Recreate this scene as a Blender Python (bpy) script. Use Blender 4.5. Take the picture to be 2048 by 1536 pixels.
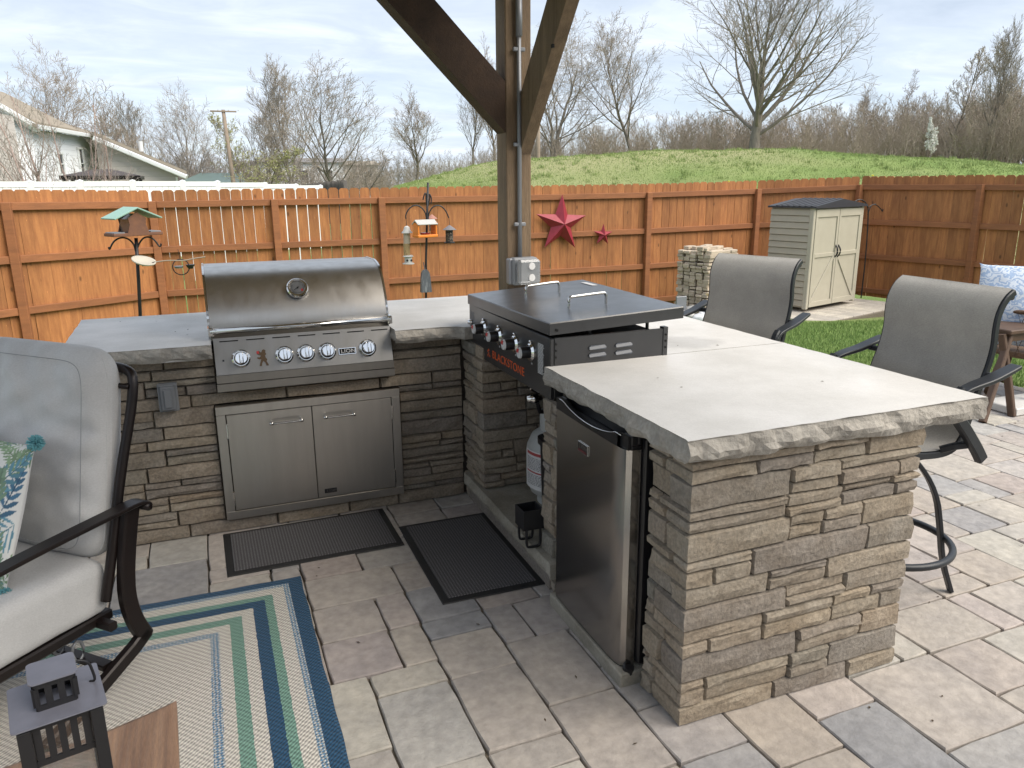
import bpy, bmesh, math, random
import numpy as np
from mathutils import Vector, Matrix
sc = bpy.context.scene
for o in list(bpy.data.objects): bpy.data.objects.remove(o)
random.seed(7); rng = np.random.default_rng(7)
# ---------------------------------------------------------------- camera
FPX, PITCH, ROLL, YAW, EYE = 1538.28, 0.256365, -0.008281, 0.374773, 1.58
fw = Vector((math.sin(YAW)*math.cos(PITCH), math.cos(YAW)*math.cos(PITCH), -math.sin(PITCH)))
rt = Vector((math.cos(YAW), -math.sin(YAW), 0)); up = rt.cross(fw)
r2 = rt*math.cos(ROLL)+up*math.sin(ROLL); u2 = -rt*math.sin(ROLL)+up*math.cos(ROLL)
cd = bpy.data.cameras.new('camera'); cam = bpy.data.objects.new('camera', cd); sc.collection.objects.link(cam)
cam.matrix_world = Matrix(((r2.x,u2.x,-fw.x,0),(r2.y,u2.y,-fw.y,0),(r2.z,u2.z,-fw.z,EYE),(0,0,0,1)))
cd.sensor_width = 36; cd.lens = FPX/2048*36; cd.clip_start = .05; cd.clip_end = 3000
sc.camera = cam
# ---------------------------------------------------------------- world, sun, exposure
SUN_EL, SUN_AZ = math.radians(50), math.radians(138)      # azimuth clockwise from +y
w = bpy.data.worlds.new("World"); sc.world = w; w.use_nodes = True
nt = w.node_tree; N = nt.nodes; L = nt.links; N.clear()
def nd(t, **k):
    n = N.new(t)
    for a, b in k.items(): setattr(n, a, b)
    return n
out = nd('ShaderNodeOutputWorld'); bg = nd('ShaderNodeBackground'); bg.inputs[1].default_value = .1
sky = nd('ShaderNodeTexSky', sky_type='NISHITA'); sky.sun_disc = False; sky.sun_elevation = SUN_EL; sky.sun_rotation = SUN_AZ
sky.air_density = 1.0; sky.dust_density = 1.0; sky.ozone_density = 1.5
tc = nd('ShaderNodeTexCoord'); sep = nd('ShaderNodeSeparateXYZ'); L.new(tc.outputs['Generated'], sep.inputs[0])
za = nd('ShaderNodeMath', operation='ADD'); za.inputs[1].default_value = .13; L.new(sep.outputs[2], za.inputs[0])
zm = nd('ShaderNodeMath', operation='MAXIMUM'); zm.inputs[1].default_value = .05; L.new(za.outputs[0], zm.inputs[0])
dx = nd('ShaderNodeMath', operation='DIVIDE'); dy = nd('ShaderNodeMath', operation='DIVIDE')
L.new(sep.outputs[0], dx.inputs[0]); L.new(zm.outputs[0], dx.inputs[1]); L.new(sep.outputs[1], dy.inputs[0]); L.new(zm.outputs[0], dy.inputs[1])
cmb = nd('ShaderNodeCombineXYZ'); L.new(dx.outputs[0], cmb.inputs[0]); L.new(dy.outputs[0], cmb.inputs[1])
def wnoise(scale, det, rough, dist, off):
    mp = nd('ShaderNodeMapping'); mp.inputs['Location'].default_value = off; mp.inputs['Scale'].default_value = (1,1.5,1)
    L.new(cmb.outputs[0], mp.inputs[0]); n = nd('ShaderNodeTexNoise'); n.inputs['Scale'].default_value = scale
    n.inputs['Detail'].default_value = det; n.inputs['Roughness'].default_value = rough; n.inputs['Distortion'].default_value = dist
    L.new(mp.outputs[0], n.inputs[0]); return n.outputs[0]
n1 = wnoise(.75, 6, .55, .5, (3.1,1.2,0)); n2 = wnoise(2.0, 6, .6, .6, (7,2,0))
cr = nd('ShaderNodeValToRGB'); cr.color_ramp.elements[0].position = .34; cr.color_ramp.elements[1].position = .66
cr.color_ramp.elements[0].color = (1.66,1.92,2.3,1); cr.color_ramp.elements[1].color = (2.66,2.88,3.2,1)
e = cr.color_ramp.elements.new(.5); e.color = (2.05,2.3,2.66,1)
av = nd('ShaderNodeMath', operation='MULTIPLY_ADD'); av.inputs[1].default_value = .45
L.new(n2, av.inputs[0]); mm = nd('ShaderNodeMath', operation='MULTIPLY'); mm.inputs[1].default_value = .55; L.new(n1, mm.inputs[0]); L.new(mm.outputs[0], av.inputs[2])
L.new(av.outputs[0], cr.inputs[0])
# clear blue gap low over the horizon
gp = nd('ShaderNodeMapRange'); gp.inputs['From Min'].default_value = .44; gp.inputs['From Max'].default_value = .56; L.new(n1, gp.inputs['Value'])
gz = nd('ShaderNodeMapRange'); gz.inputs['From Min'].default_value = .02; gz.inputs['From Max'].default_value = .16; L.new(sep.outputs[2], gz.inputs['Value'])
mx = nd('ShaderNodeMath', operation='MAXIMUM'); L.new(gp.outputs[0], mx.inputs[0]); L.new(gz.outputs[0], mx.inputs[1])
fc = nd('ShaderNodeMapRange'); fc.inputs['To Min'].default_value = .84; fc.inputs['To Max'].default_value = .97; L.new(mx.outputs[0], fc.inputs['Value'])
mix = nd('ShaderNodeMix', data_type='RGBA'); L.new(fc.outputs[0], mix.inputs[0]); L.new(sky.outputs[0], mix.inputs[6]); L.new(cr.outputs[0], mix.inputs[7])
L.new(mix.outputs[2], bg.inputs[0]); L.new(bg.outputs[0], out.inputs[0])
sd = bpy.data.lights.new('sun', 'SUN'); sd.energy = 1.3; sd.angle = math.radians(50); sd.color = (1,.91,.79)
sun = bpy.data.objects.new('sun', sd); sc.collection.objects.link(sun)
sv = Vector((math.sin(SUN_AZ)*math.cos(SUN_EL), math.cos(SUN_AZ)*math.cos(SUN_EL), math.sin(SUN_EL)))
sun.rotation_euler = sv.to_track_quat('Z','Y').to_euler(); sun.location = (0,0,30)
vs = sc.view_settings; vs.view_transform = 'Standard'; vs.look = 'None'; vs.gamma = 1; vs.use_curve_mapping = False; vs.exposure = 1.93
sc.cycles.max_bounces = 6; sc.cycles.transparent_max_bounces = 6; sc.cycles.glossy_bounces = 3; sc.cycles.diffuse_bounces = 4

# ---------------------------------------------------------------- helpers
C = sc.collection
def aim(px, py, D):
    """world point at horizontal distance D along the direction seen at a photo pixel"""
    r = r2*((px-1024)/FPX) + u2*((768-py)/FPX) + fw
    h = math.hypot(r.x, r.y); return Vector((r.x/h*D, r.y/h*D, EYE + r.z/h*D))
def tag(o, label=None, cat=None, group=None, kind=None):
    if label: o['label'] = label
    if cat: o['category'] = cat
    if group: o['group'] = group
    if kind: o['kind'] = kind
    return o
def empty(name, loc=(0,0,0), rz=0, label=None, cat=None, group=None, kind=None):
    o = bpy.data.objects.new(name, None); o.empty_display_size = .1; C.objects.link(o); o.location = loc; o.rotation_euler = (0,0,rz)
    return tag(o, label, cat, group, kind)
class MB:
    def __init__(s): s.v=[]; s.f=[]
    def add(s, vs, fs):
        k=len(s.v); s.v+= [tuple(a) for a in vs]; s.f+=[tuple(i+k for i in f) for f in fs]; return s
    def box(s, c, d, b=0, M=None):
        h=[x/2 for x in d]; b=min(b, min(h)*.45)
        if b<=0:
            vs=[(sx*h[0],sy*h[1],sz*h[2]) for sx in(-1,1) for sy in(-1,1) for sz in(-1,1)]
            fs=[(0,1,3,2),(4,6,7,5),(0,4,5,1),(2,3,7,6),(0,2,6,4),(1,5,7,3)]
        else:
            vs=[];ix={}
            for a in range(3):
                for sx in(-1,1):
                    for sy in(-1,1):
                        for sz in(-1,1):
                            S=(sx,sy,sz); ix[(a,)+S]=len(vs); vs.append(tuple(S[i]*(h[i] if i==a else h[i]-b) for i in range(3)))
            fs=[]
            for a in range(3):
                o1,o2=[i for i in range(3) if i!=a]
                for sg in(-1,1):
                    q=[]
                    for p,r in((-1,-1),(1,-1),(1,1),(-1,1)):
                        S=[0,0,0]; S[a]=sg; S[o1]=p; S[o2]=r; q.append(ix[(a,)+tuple(S)])
                    fs.append(tuple(q))
            for a in range(3):
                for b2 in range(a+1,3):
                    c3=3-a-b2
                    for p in(-1,1):
                        for r in(-1,1):
                            q=[]
                            for ax,t in((a,-1),(a,1),(b2,1),(b2,-1)):
                                S=[0,0,0]; S[a]=p; S[b2]=r; S[c3]=t; q.append(ix[(ax,)+tuple(S)])
                            fs.append(tuple(q))
            for sx in(-1,1):
                for sy in(-1,1):
                    for sz in(-1,1): fs.append((ix[(0,sx,sy,sz)],ix[(1,sx,sy,sz)],ix[(2,sx,sy,sz)]))
        c=Vector(c); vs=[(M@Vector(a) if M else Vector(a))+c for a in vs]
        return s.add(vs,fs)
    def b2(s, x0,x1,y0,y1,z0,z1,b=0): return s.box(((x0+x1)/2,(y0+y1)/2,(z0+z1)/2),(x1-x0,y1-y0,z1-z0),b)
    def sweep(s, pts, prof, upv=(0,0,1), closed=False, caps=True, scale=None):
        """sweep the 2D profile (side, up) along pts"""
        P=[Vector(p) for p in pts]; n=len(P); m=len(prof); vs=[]; U=Vector(upv)
        for i in range(n):
            a=P[(i-1)%n] if (closed or i>0) else P[i]; b=P[(i+1)%n] if (closed or i<n-1) else P[i]
            t=(b-a).normalized(); sd=t.cross(U)
            if sd.length<1e-3: sd=t.cross(Vector((1,.01,0)))
            sd.normalize(); u=sd.cross(t); k=scale[i] if scale else 1
            for x,y in prof: vs.append(P[i]+sd*x*k+u*y*k)
        fs=[]
        for i in range(n if closed else n-1):
            j=(i+1)%n
            for q in range(m): r=(q+1)%m; fs.append((i*m+q,j*m+q,j*m+r,i*m+r))
        if caps and not closed: fs.append(tuple(range(m))); fs.append(tuple((n-1)*m+q for q in reversed(range(m))))
        return s.add(vs,fs)
    def tube(s, pts, r, n=10, upv=(0,0,1), closed=False, scale=None):
        return s.sweep(pts,[(r*math.cos(6.2832*i/n),r*math.sin(6.2832*i/n)) for i in range(n)],upv,closed,True,scale)
    def bar(s, pts, wd, ht, upv=(0,0,1), closed=False, scale=None):
        a,b=wd/2,ht/2; c=min(a,b)*.35
        return s.sweep(pts,[(-a+c,-b),(a-c,-b),(a,-b+c),(a,b-c),(a-c,b),(-a+c,b),(-a,b-c),(-a,-b+c)],upv,closed,True,scale)
    def lathe(s, c, prof, n=24, axis='z'):
        vs=[];fs=[];m=len(prof);c=Vector(c)
        for i in range(n):
            a=6.28318*i/n
            for r,h in prof:
                x,y=r*math.cos(a),r*math.sin(a)
                vs.append(c+(Vector((x,y,h)) if axis=='z' else Vector((h,x,y)) if axis=='x' else Vector((x,h,y))))
        for i in range(n):
            j=(i+1)%n
            for q in range(m-1): fs.append((i*m+q,j*m+q,j*m+q+1,i*m+q+1))
        fs.append(tuple(i*m for i in range(n))); fs.append(tuple(i*m+m-1 for i in range(n)))
        return s.add(vs,fs)
    def prism(s, poly, w0, w1, fn):
        """poly of (a,b) extruded between w0 and w1; fn(a,b,w)->point"""
        n=len(poly); vs=[fn(a,b,w0) for a,b in poly]+[fn(a,b,w1) for a,b in poly]
        fs=[tuple(range(n)),tuple(range(2*n-1,n-1,-1))]+[(i,(i+1)%n,n+(i+1)%n,n+i) for i in range(n)]
        return s.add(vs,fs)
    def grid(s, fn, nu, nv, flip=False):
        vs=[fn(i/nu,j/nv) for i in range(nu+1) for j in range(nv+1)]; m=nv+1
        fs=[(i*m+j,(i+1)*m+j,(i+1)*m+j+1,i*m+j+1) for i in range(nu) for j in range(nv)]
        return s.add(vs,fs)
    def xf(s, M):
        s.v=[tuple(M@Vector(a)) for a in s.v]; return s
    def mesh(s, name, mat, smooth=False, fix=True):
        me=bpy.data.meshes.new(name); me.from_pydata(s.v,[],s.f)
        if fix:
            bm=bmesh.new(); bm.from_mesh(me); bmesh.ops.recalc_face_normals(bm,faces=bm.faces); bm.to_mesh(me); bm.free()
        if mat: me.materials.append(mat)
        if smooth is True:
            me.polygons.foreach_set('use_smooth',[True]*len(me.polygons))
        elif smooth:
            me.polygons.foreach_set('use_smooth',[True]*len(me.polygons)); me.set_sharp_from_angle(angle=math.radians(smooth))
        me.update(); return me
    def build(s, name, mat, parent=None, smooth=False, fix=True):
        o=bpy.data.objects.new(name,s.mesh(name,mat,smooth,fix)); C.objects.link(o)
        if parent: o.parent=parent
        return o
def npmesh(name, v, f, mat, smooth=False):
    me=bpy.data.meshes.new(name); v=np.asarray(v,dtype=np.float32); f=np.asarray(f,dtype=np.int32); k=f.shape[1]
    me.vertices.add(len(v)); me.vertices.foreach_set('co',v.ravel()); me.loops.add(f.size); me.loops.foreach_set('vertex_index',f.ravel())
    me.polygons.add(len(f)); me.polygons.foreach_set('loop_start',np.arange(0,f.size,k,dtype=np.int32))
    me.materials.append(mat); me.update(calc_edges=True); me.validate()
    if smooth: me.polygons.foreach_set('use_smooth',[True]*len(me.polygons))
    return me
def link(name, me, parent=None, loc=None, rz=0):
    o=bpy.data.objects.new(name,me); C.objects.link(o)
    if parent: o.parent=parent
    if loc is not None: o.location=loc
    if rz: o.rotation_euler=(0,0,rz)
    return o
def copy_tree(o, parent=None):
    c=o.copy(); C.objects.link(c)
    if parent: c.parent=parent
    for ch in [x for x in bpy.data.objects if x.parent==o]: copy_tree(ch,c)
    return c
def text(name, s, size, mat, M, parent, depth=.0008, sx=1, align='CENTER'):
    cu=bpy.data.curves.new('t','FONT'); cu.body=s; cu.size=size; cu.extrude=depth; cu.align_x=align; cu.align_y='CENTER'; cu.space_character=1.05
    t=bpy.data.objects.new('t',cu); C.objects.link(t); dg=bpy.context.evaluated_depsgraph_get()
    me=bpy.data.meshes.new_from_object(t.evaluated_get(dg)); bpy.data.objects.remove(t)
    me.transform(Matrix.Diagonal((sx,1,1,1))); me.transform(M); me.materials.clear(); me.materials.append(mat)
    return link(name,me,parent)
def frame(o, x, y):
    """matrix whose local x,y map to the given world directions at origin o"""
    x=Vector(x).normalized(); y=Vector(y).normalized(); z=x.cross(y)
    return Matrix(((x.x,y.x,z.x,o[0]),(x.y,y.y,z.y,o[1]),(x.z,y.z,z.z,o[2]),(0,0,0,1)))
def fill(poly, ts=8):
    """Chaikin corner cutting of an open path"""
    p=[Vector(a) for a in poly]
    for _ in range(ts):
        q=[p[0]]
        for a,b in zip(p,p[1:]): q+= [a*.75+b*.25,a*.25+b*.75]
        q.append(p[-1]); p=q
    return p

# ---------------------------------------------------------------- materials
def mat(name, c1, c2=None, scale=8, rough=.7, metal=0, bump=0, bscale=60, rnd=0, ramp=None, stretch=(1,1,1), det=5, island=False, world=False,
        contrast=(.35,.65), spec=.5, bdist=.01, fine=0, rrough=0, coat=0, alpha=1, trans=0, sheen=0):
    m=bpy.data.materials.new(name); m.use_nodes=True; t=m.node_tree; b=t.nodes['Principled BSDF']; ln=t.links.new
    def n(k,**kw):
        x=t.nodes.new(k)
        for a,c in kw.items(): setattr(x,a,c)
        return x
    b.inputs['Roughness'].default_value=rough; b.inputs['Metallic'].default_value=metal; b.inputs['Specular IOR Level'].default_value=spec
    b.inputs['Coat Weight'].default_value=coat; b.inputs['Coat Roughness'].default_value=.22
    b.inputs['Transmission Weight'].default_value=trans; b.inputs['Alpha'].default_value=alpha; b.inputs['Sheen Weight'].default_value=sheen
    c1=tuple(c1)+(1,); b.inputs['Base Color'].default_value=c1
    simple = not(c2 or rnd or ramp or bump or fine)
    if simple: return m
    co=n('ShaderNodeTexCoord'); src=co.outputs['Object']
    if world: g=n('ShaderNodeNewGeometry'); src=g.outputs['Position']
    mp=n('ShaderNodeMapping'); mp.inputs['Scale'].default_value=stretch; ln(src,mp.inputs[0])
    rndout=None
    if rnd or ramp:
        if island: rndout=n('ShaderNodeNewGeometry').outputs['Random Per Island']
        else: rndout=n('ShaderNodeObjectInfo').outputs['Random']
        ad=n('ShaderNodeVectorMath',operation='ADD'); sl=n('ShaderNodeMath',operation='MULTIPLY'); sl.inputs[1].default_value=57
        ln(rndout,sl.inputs[0]); ln(mp.outputs[0],ad.inputs[0]); ln(sl.outputs[0],ad.inputs[1]); vec=ad.outputs[0]
    else: vec=mp.outputs[0]
    col=None
    if ramp:
        cr=n('ShaderNodeValToRGB'); cr.color_ramp.interpolation='LINEAR'; el=cr.color_ramp.elements
        while len(el)<len(ramp): el.new(.5)
        for i,c in enumerate(ramp): el[i].position=i/(len(ramp)-1); el[i].color=tuple(c)+(1,)
        ln(rndout,cr.inputs[0]); col=cr.outputs[0]
    ns=n('ShaderNodeTexNoise'); ns.inputs['Scale'].default_value=scale; ns.inputs['Detail'].default_value=det; ns.inputs['Roughness'].default_value=.6; ln(vec,ns.inputs[0])
    mr=n('ShaderNodeMapRange'); mr.inputs['From Min'].default_value=contrast[0]; mr.inputs['From Max'].default_value=contrast[1]; ln(ns.outputs[0],mr.inputs['Value'])
    if c2:
        mxn=n('ShaderNodeMix',data_type='RGBA'); ln(mr.outputs[0],mxn.inputs[0])
        if ramp:
            mxn.blend_type='MULTIPLY'; ln(col,mxn.inputs[6]); mxn.inputs[7].default_value=tuple(c2)+(1,)
        else: mxn.inputs[6].default_value=c1; mxn.inputs[7].default_value=tuple(c2)+(1,)
        col=mxn.outputs[2]
    if fine:
        nf=n('ShaderNodeTexNoise'); nf.inputs['Scale'].default_value=bscale*2.2; nf.inputs['Detail'].default_value=3; ln(vec,nf.inputs[0])
        mf=n('ShaderNodeMapRange'); mf.inputs['From Min'].default_value=.3; mf.inputs['From Max'].default_value=.7; mf.inputs['To Min'].default_value=1-fine; mf.inputs['To Max'].default_value=1+fine; ln(nf.outputs[0],mf.inputs['Value'])
        vm=n('ShaderNodeVectorMath',operation='SCALE'); ln(mf.outputs[0],vm.inputs['Scale'])
        if col: ln(col,vm.inputs[0])
        else: vm.inputs[0].default_value=c1[:3]
        col=vm.outputs[0]
    if rnd:
        mf=n('ShaderNodeMapRange'); mf.inputs['To Min'].default_value=1-rnd; mf.inputs['To Max'].default_value=1+rnd; ln(rndout,mf.inputs['Value'])
        vm=n('ShaderNodeVectorMath',operation='SCALE'); ln(mf.outputs[0],vm.inputs['Scale'])
        if col: ln(col,vm.inputs[0])
        else: vm.inputs[0].default_value=c1[:3]
        col=vm.outputs[0]
    if col: ln(col,b.inputs['Base Color'])
    if rrough:
        mf=n('ShaderNodeMapRange'); mf.inputs['To Min'].default_value=rough-rrough; mf.inputs['To Max'].default_value=rough+rrough; ln(mr.outputs[0],mf.inputs['Value']); ln(mf.outputs[0],b.inputs['Roughness'])
    if bump:
        nb=n('ShaderNodeTexNoise'); nb.inputs['Scale'].default_value=bscale; nb.inputs['Detail'].default_value=8; nb.inputs['Roughness'].default_value=.65; ln(vec,nb.inputs[0])
        bp=n('ShaderNodeBump'); bp.inputs['Strength'].default_value=bump; bp.inputs['Distance'].default_value=bdist; ln(nb.outputs[0],bp.inputs['Height']); ln(bp.outputs[0],b.inputs['Normal'])
    return m
STONE=[(.31,.255,.195),(.335,.285,.225),(.255,.23,.195),(.345,.29,.22),(.24,.22,.195),(.315,.27,.21),(.28,.24,.195),(.25,.225,.20),(.325,.275,.215),(.34,.30,.245),(.30,.26,.205),(.23,.225,.20)]
m_stone=mat('veneer stone',(.3,.25,.2),(.76,.72,.67),11,.92,bump=.7,bscale=42,ramp=STONE,fine=.22,contrast=(.3,.7),bdist=.012)
m_pile=mat('pale stone',(.52,.44,.35),(.43,.36,.28),9,.95,bump=.6,bscale=60,rnd=.14,fine=.1)
m_mortar=mat('dark mortar',(.10,.085,.068),(.07,.06,.05),20,1)
m_slab=mat('sandstone slab',(.68,.665,.64),(.54,.53,.505),2.6,.45,bump=.12,bscale=90,fine=.05,rrough=.1,spec=.4)
m_ledge=mat('pale ledge stone',(.36,.34,.29),(.22,.2,.16),5,.85,bump=.5,bscale=50,fine=.1)
PAV=[(.40,.345,.29),(.43,.385,.335),(.38,.35,.315),(.42,.36,.32),(.35,.34,.33),(.46,.43,.37),(.42,.375,.335),(.29,.29,.295),(.43,.385,.34),(.40,.375,.345),(.47,.44,.38),(.41,.355,.33),(.42,.40,.37)]
def pavmat(nm,isl): return mat(nm,(.3,.3,.3),(.80,.81,.84),5.5,.86,bump=.75,bscale=13,ramp=PAV,fine=.14,contrast=(.32,.68),island=isl,bdist=.012,spec=.35)
m_pav=pavmat('concrete paver',False); m_pavs=pavmat('concrete paver far',True)
m_sand=mat('joint sand',(.13,.11,.085),(.19,.16,.125),60,1,bump=.5,bscale=200)
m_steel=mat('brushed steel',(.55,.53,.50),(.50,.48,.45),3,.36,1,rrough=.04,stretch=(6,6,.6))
m_steelp=mat('panel steel',(.33,.315,.295),(.30,.29,.27),3,.42,1,rrough=.03,stretch=(6,6,.6))  # darker copy of the brushed steel, glare held down by colour
m_steel2=mat('polished steel',(.62,.61,.59),rough=.14,metal=1)
m_dsteel=mat('dark stainless',(.40,.39,.38),(.37,.36,.35),2,.2,1,rrough=.02)
m_black=mat('black plastic',(.012,.012,.014),rough=.32)
m_black2=mat('satin black metal',(.016,.016,.018),rough=.45,bump=.05,bscale=300,bdist=.001)
m_bpow=mat('black powder coated steel',(.017,.018,.021),(.025,.026,.029),4,.33,0,bump=.03,bscale=400,bdist=.001,rrough=.05,coat=.35,spec=.6)
m_void=mat('void black',(.004,.004,.004),rough=.9)  # flat black parts, and painted shade in slots, holes and gaps
m_orange=mat('orange print',(.65,.10,.02),rough=.5)
m_white=mat('white print',(.6,.6,.6),rough=.5)
m_red=mat('red print',(.5,.03,.03),rough=.4)
m_chrome=mat('chrome',(.75,.75,.75),rough=.08,metal=1)
m_bronze=mat('dark bronze metal',(.010,.007,.007),(.016,.010,.009),12,.38,.3,bump=.04,bscale=200,bdist=.001)
m_char=mat('charcoal aluminium',(.018,.021,.026),(.025,.028,.033),10,.42,.2,bump=.03,bscale=200,bdist=.001)
m_grayplastic=mat('grey plastic',(.19,.20,.215),rough=.5)
m_galv=mat('grey conduit',(.23,.24,.26),rough=.45,metal=.3)
m_tank=mat('painted tank',(.42,.43,.42),(.36,.37,.36),6,.35)
m_fence=mat('stained cedar',(.42,.178,.062),(.30,.118,.042),4,.72,bump=.4,bscale=24,rnd=.2,stretch=(7,7,.9),fine=.10,bdist=.006)
m_frail=mat('stained rail',(.33,.130,.052),(.25,.10,.042),3,.72,bump=.3,bscale=20,rnd=.08,stretch=(1,1,8),fine=.08)
m_post=mat('weathered timber',(.21,.145,.088),(.13,.09,.055),3,.8,bump=.5,bscale=20,stretch=(6,6,.6),fine=.12)
m_brace=mat('shaded timber',(.06,.034,.02),(.036,.021,.013),3,.8,bump=.4,bscale=20,stretch=(3,3,3),fine=.12)  # darkened copy of the post timber, backlit shade put into the colour
m_star=mat('red painted tin',(.30,.025,.045),(.25,.02,.035),12,.45)
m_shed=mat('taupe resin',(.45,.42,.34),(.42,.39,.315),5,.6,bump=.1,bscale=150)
m_shedd=mat('taupe resin shaded',(.42,.375,.30),(.39,.35,.28),5,.6,bump=.1,bscale=150)  # darker copy for the shed sides, their shade put into the colour
m_shroof=mat('charcoal resin',(.035,.037,.045),rough=.5)
m_wht=mat('white vinyl',(.78,.79,.81),rough=.4)
m_bark=mat('grey bark',(.22,.195,.165),(.14,.125,.11),3,.9,bump=.4,bscale=20,stretch=(2,2,.5))
m_twig=mat('brown twigs',(.29,.24,.195),(.35,.30,.245),.6,.9)
m_twig2=mat('grey twigs',(.32,.285,.245),(.26,.23,.20),.5,.9)
m_birch=mat('birch bark',(.50,.40,.36),(.30,.20,.17),5,.8,bump=.2,bscale=20)
m_budg=mat('green buds',(.33,.36,.13),(.40,.42,.17),.5,.8)
m_flower=mat('white blossom',(.75,.75,.72),rough=.8)
m_forsy=mat('yellow green foliage',(.22,.26,.045),(.14,.20,.04),.8,.8)
m_wicker=mat('brown wicker',(.16,.095,.05),(.09,.05,.03),30,.7,bump=.5,bscale=150)
m_walnut=mat('walnut wood',(.30,.185,.115),(.17,.10,.065),2.5,.42,bump=.25,bscale=25,stretch=(12,1,1),fine=.15,rrough=.08)
m_tabl=mat('brown painted timber',(.10,.058,.035),(.07,.04,.025),10,.6)
def fabric(name,c,scale=900,cc=.1,bump=.25,rough=.9):
    m=mat(name,c,tuple(x*(1-cc) for x in c),7,rough,bump=.01,fine=.0,sheen=.2); t=m.node_tree; b=t.nodes['Principled BSDF']; ln=t.links.new
    co=t.nodes.new('ShaderNodeTexCoord'); nn=t.nodes.new('ShaderNodeTexNoise'); nn.inputs['Scale'].default_value=scale; nn.inputs['Detail'].default_value=2
    mp=t.nodes.new('ShaderNodeMapping'); mp.inputs['Scale'].default_value=(.35,.35,1.2); ln(co.outputs['Object'],mp.inputs[0]); ln(mp.outputs[0],nn.inputs[0])
    bp=t.nodes.new('ShaderNodeBump'); bp.inputs['Strength'].default_value=bump; bp.inputs['Distance'].default_value=.0015; ln(nn.outputs[0],bp.inputs['Height']); ln(bp.outputs[0],b.inputs['Normal'])
    src=b.inputs['Base Color'].links[0].from_socket
    mr=t.nodes.new('ShaderNodeMapRange'); mr.inputs['From Min'].default_value=.3; mr.inputs['From Max'].default_value=.7; mr.inputs['To Min'].default_value=1-cc; mr.inputs['To Max'].default_value=1+cc*.5; ln(nn.outputs[0],mr.inputs['Value'])
    vm=t.nodes.new('ShaderNodeVectorMath'); vm.operation='SCALE'; ln(src,vm.inputs[0]); ln(mr.outputs[0],vm.inputs['Scale']); ln(vm.outputs[0],b.inputs['Base Color'])
    return m
m_cush=fabric('light grey cushion fabric',(.52,.52,.52),500,.10)
m_sling=fabric('taupe sling mesh',(.40,.385,.355),420,.16,.4,.8)
def knots(m):
    t=m.node_tree; b=t.nodes['Principled BSDF']; ln=t.links.new; oi=t.nodes.new('ShaderNodeObjectInfo'); co=t.nodes.new('ShaderNodeTexCoord'); ad=t.nodes.new('ShaderNodeVectorMath'); ad.operation='ADD'; sl=t.nodes.new('ShaderNodeMath'); sl.operation='MULTIPLY'; sl.inputs[1].default_value=31
    ln(oi.outputs['Random'],sl.inputs[0]); ln(co.outputs['Object'],ad.inputs[0]); ln(sl.outputs[0],ad.inputs[1])
    for sc_,lo,hi,kk in((3.2,.05,.11,.45),(7.5,.025,.05,2.0)):
        mp=t.nodes.new('ShaderNodeMapping'); mp.inputs['Scale'].default_value=(1.6,.2,.8); ln(ad.outputs[0],mp.inputs[0]); v=t.nodes.new('ShaderNodeTexVoronoi'); v.inputs['Scale'].default_value=sc_; ln(mp.outputs[0],v.inputs[0])
        mr=t.nodes.new('ShaderNodeMapRange'); mr.inputs['From Min'].default_value=lo; mr.inputs['From Max'].default_value=hi; mr.inputs['To Min'].default_value=kk; mr.inputs['To Max'].default_value=1; ln(v.outputs['Distance'],mr.inputs['Value'])
        vm=t.nodes.new('ShaderNodeVectorMath'); vm.operation='SCALE'; ln(b.inputs['Base Color'].links[0].from_socket,vm.inputs[0]); ln(mr.outputs[0],vm.inputs['Scale']); ln(vm.outputs[0],b.inputs['Base Color'])
knots(m_fence)
def grassmat(name,c1,c2,c3,scale):
    m=mat(name,c1,c2,scale,.95,bump=.8,bscale=30,det=8,world=True,bdist=.05,fine=.18,contrast=(.38,.62),spec=.2); t=m.node_tree; b=t.nodes['Principled BSDF']; ln=t.links.new
    g=t.nodes.new('ShaderNodeNewGeometry'); n=t.nodes.new('ShaderNodeTexNoise'); n.inputs['Scale'].default_value=scale*.22; n.inputs['Detail'].default_value=4; ln(g.outputs['Position'],n.inputs[0])
    mr=t.nodes.new('ShaderNodeMapRange'); mr.inputs['From Min'].default_value=.42; mr.inputs['From Max'].default_value=.62; ln(n.outputs[0],mr.inputs['Value'])
    mx=t.nodes.new('ShaderNodeMix'); mx.data_type='RGBA'; ln(mr.outputs[0],mx.inputs[0]); ln(b.inputs['Base Color'].links[0].from_socket,mx.inputs[6]); mx.inputs[7].default_value=tuple(c3)+(1,); ln(mx.outputs[2],b.inputs['Base Color'])
    return m
m_lawn=grassmat('lawn grass',(.13,.21,.06),(.18,.26,.08),(.20,.25,.09),1.6)
m_mound=grassmat('mound grass',(.165,.245,.07),(.22,.29,.095),(.33,.33,.17),.55)
m_field=grassmat('field grass',(.12,.19,.05),(.16,.2,.07),(.15,.13,.08),.1)
m_blade=mat('grass blades',(.16,.26,.065),(.23,.32,.10),1.2,.8,rnd=.2,island=True,world=True,contrast=(.4,.6))
m_blade2=mat('mound grass blades',(.20,.28,.08),(.27,.33,.12),.5,.8,rnd=.12,island=True,world=True,contrast=(.4,.6))
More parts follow.
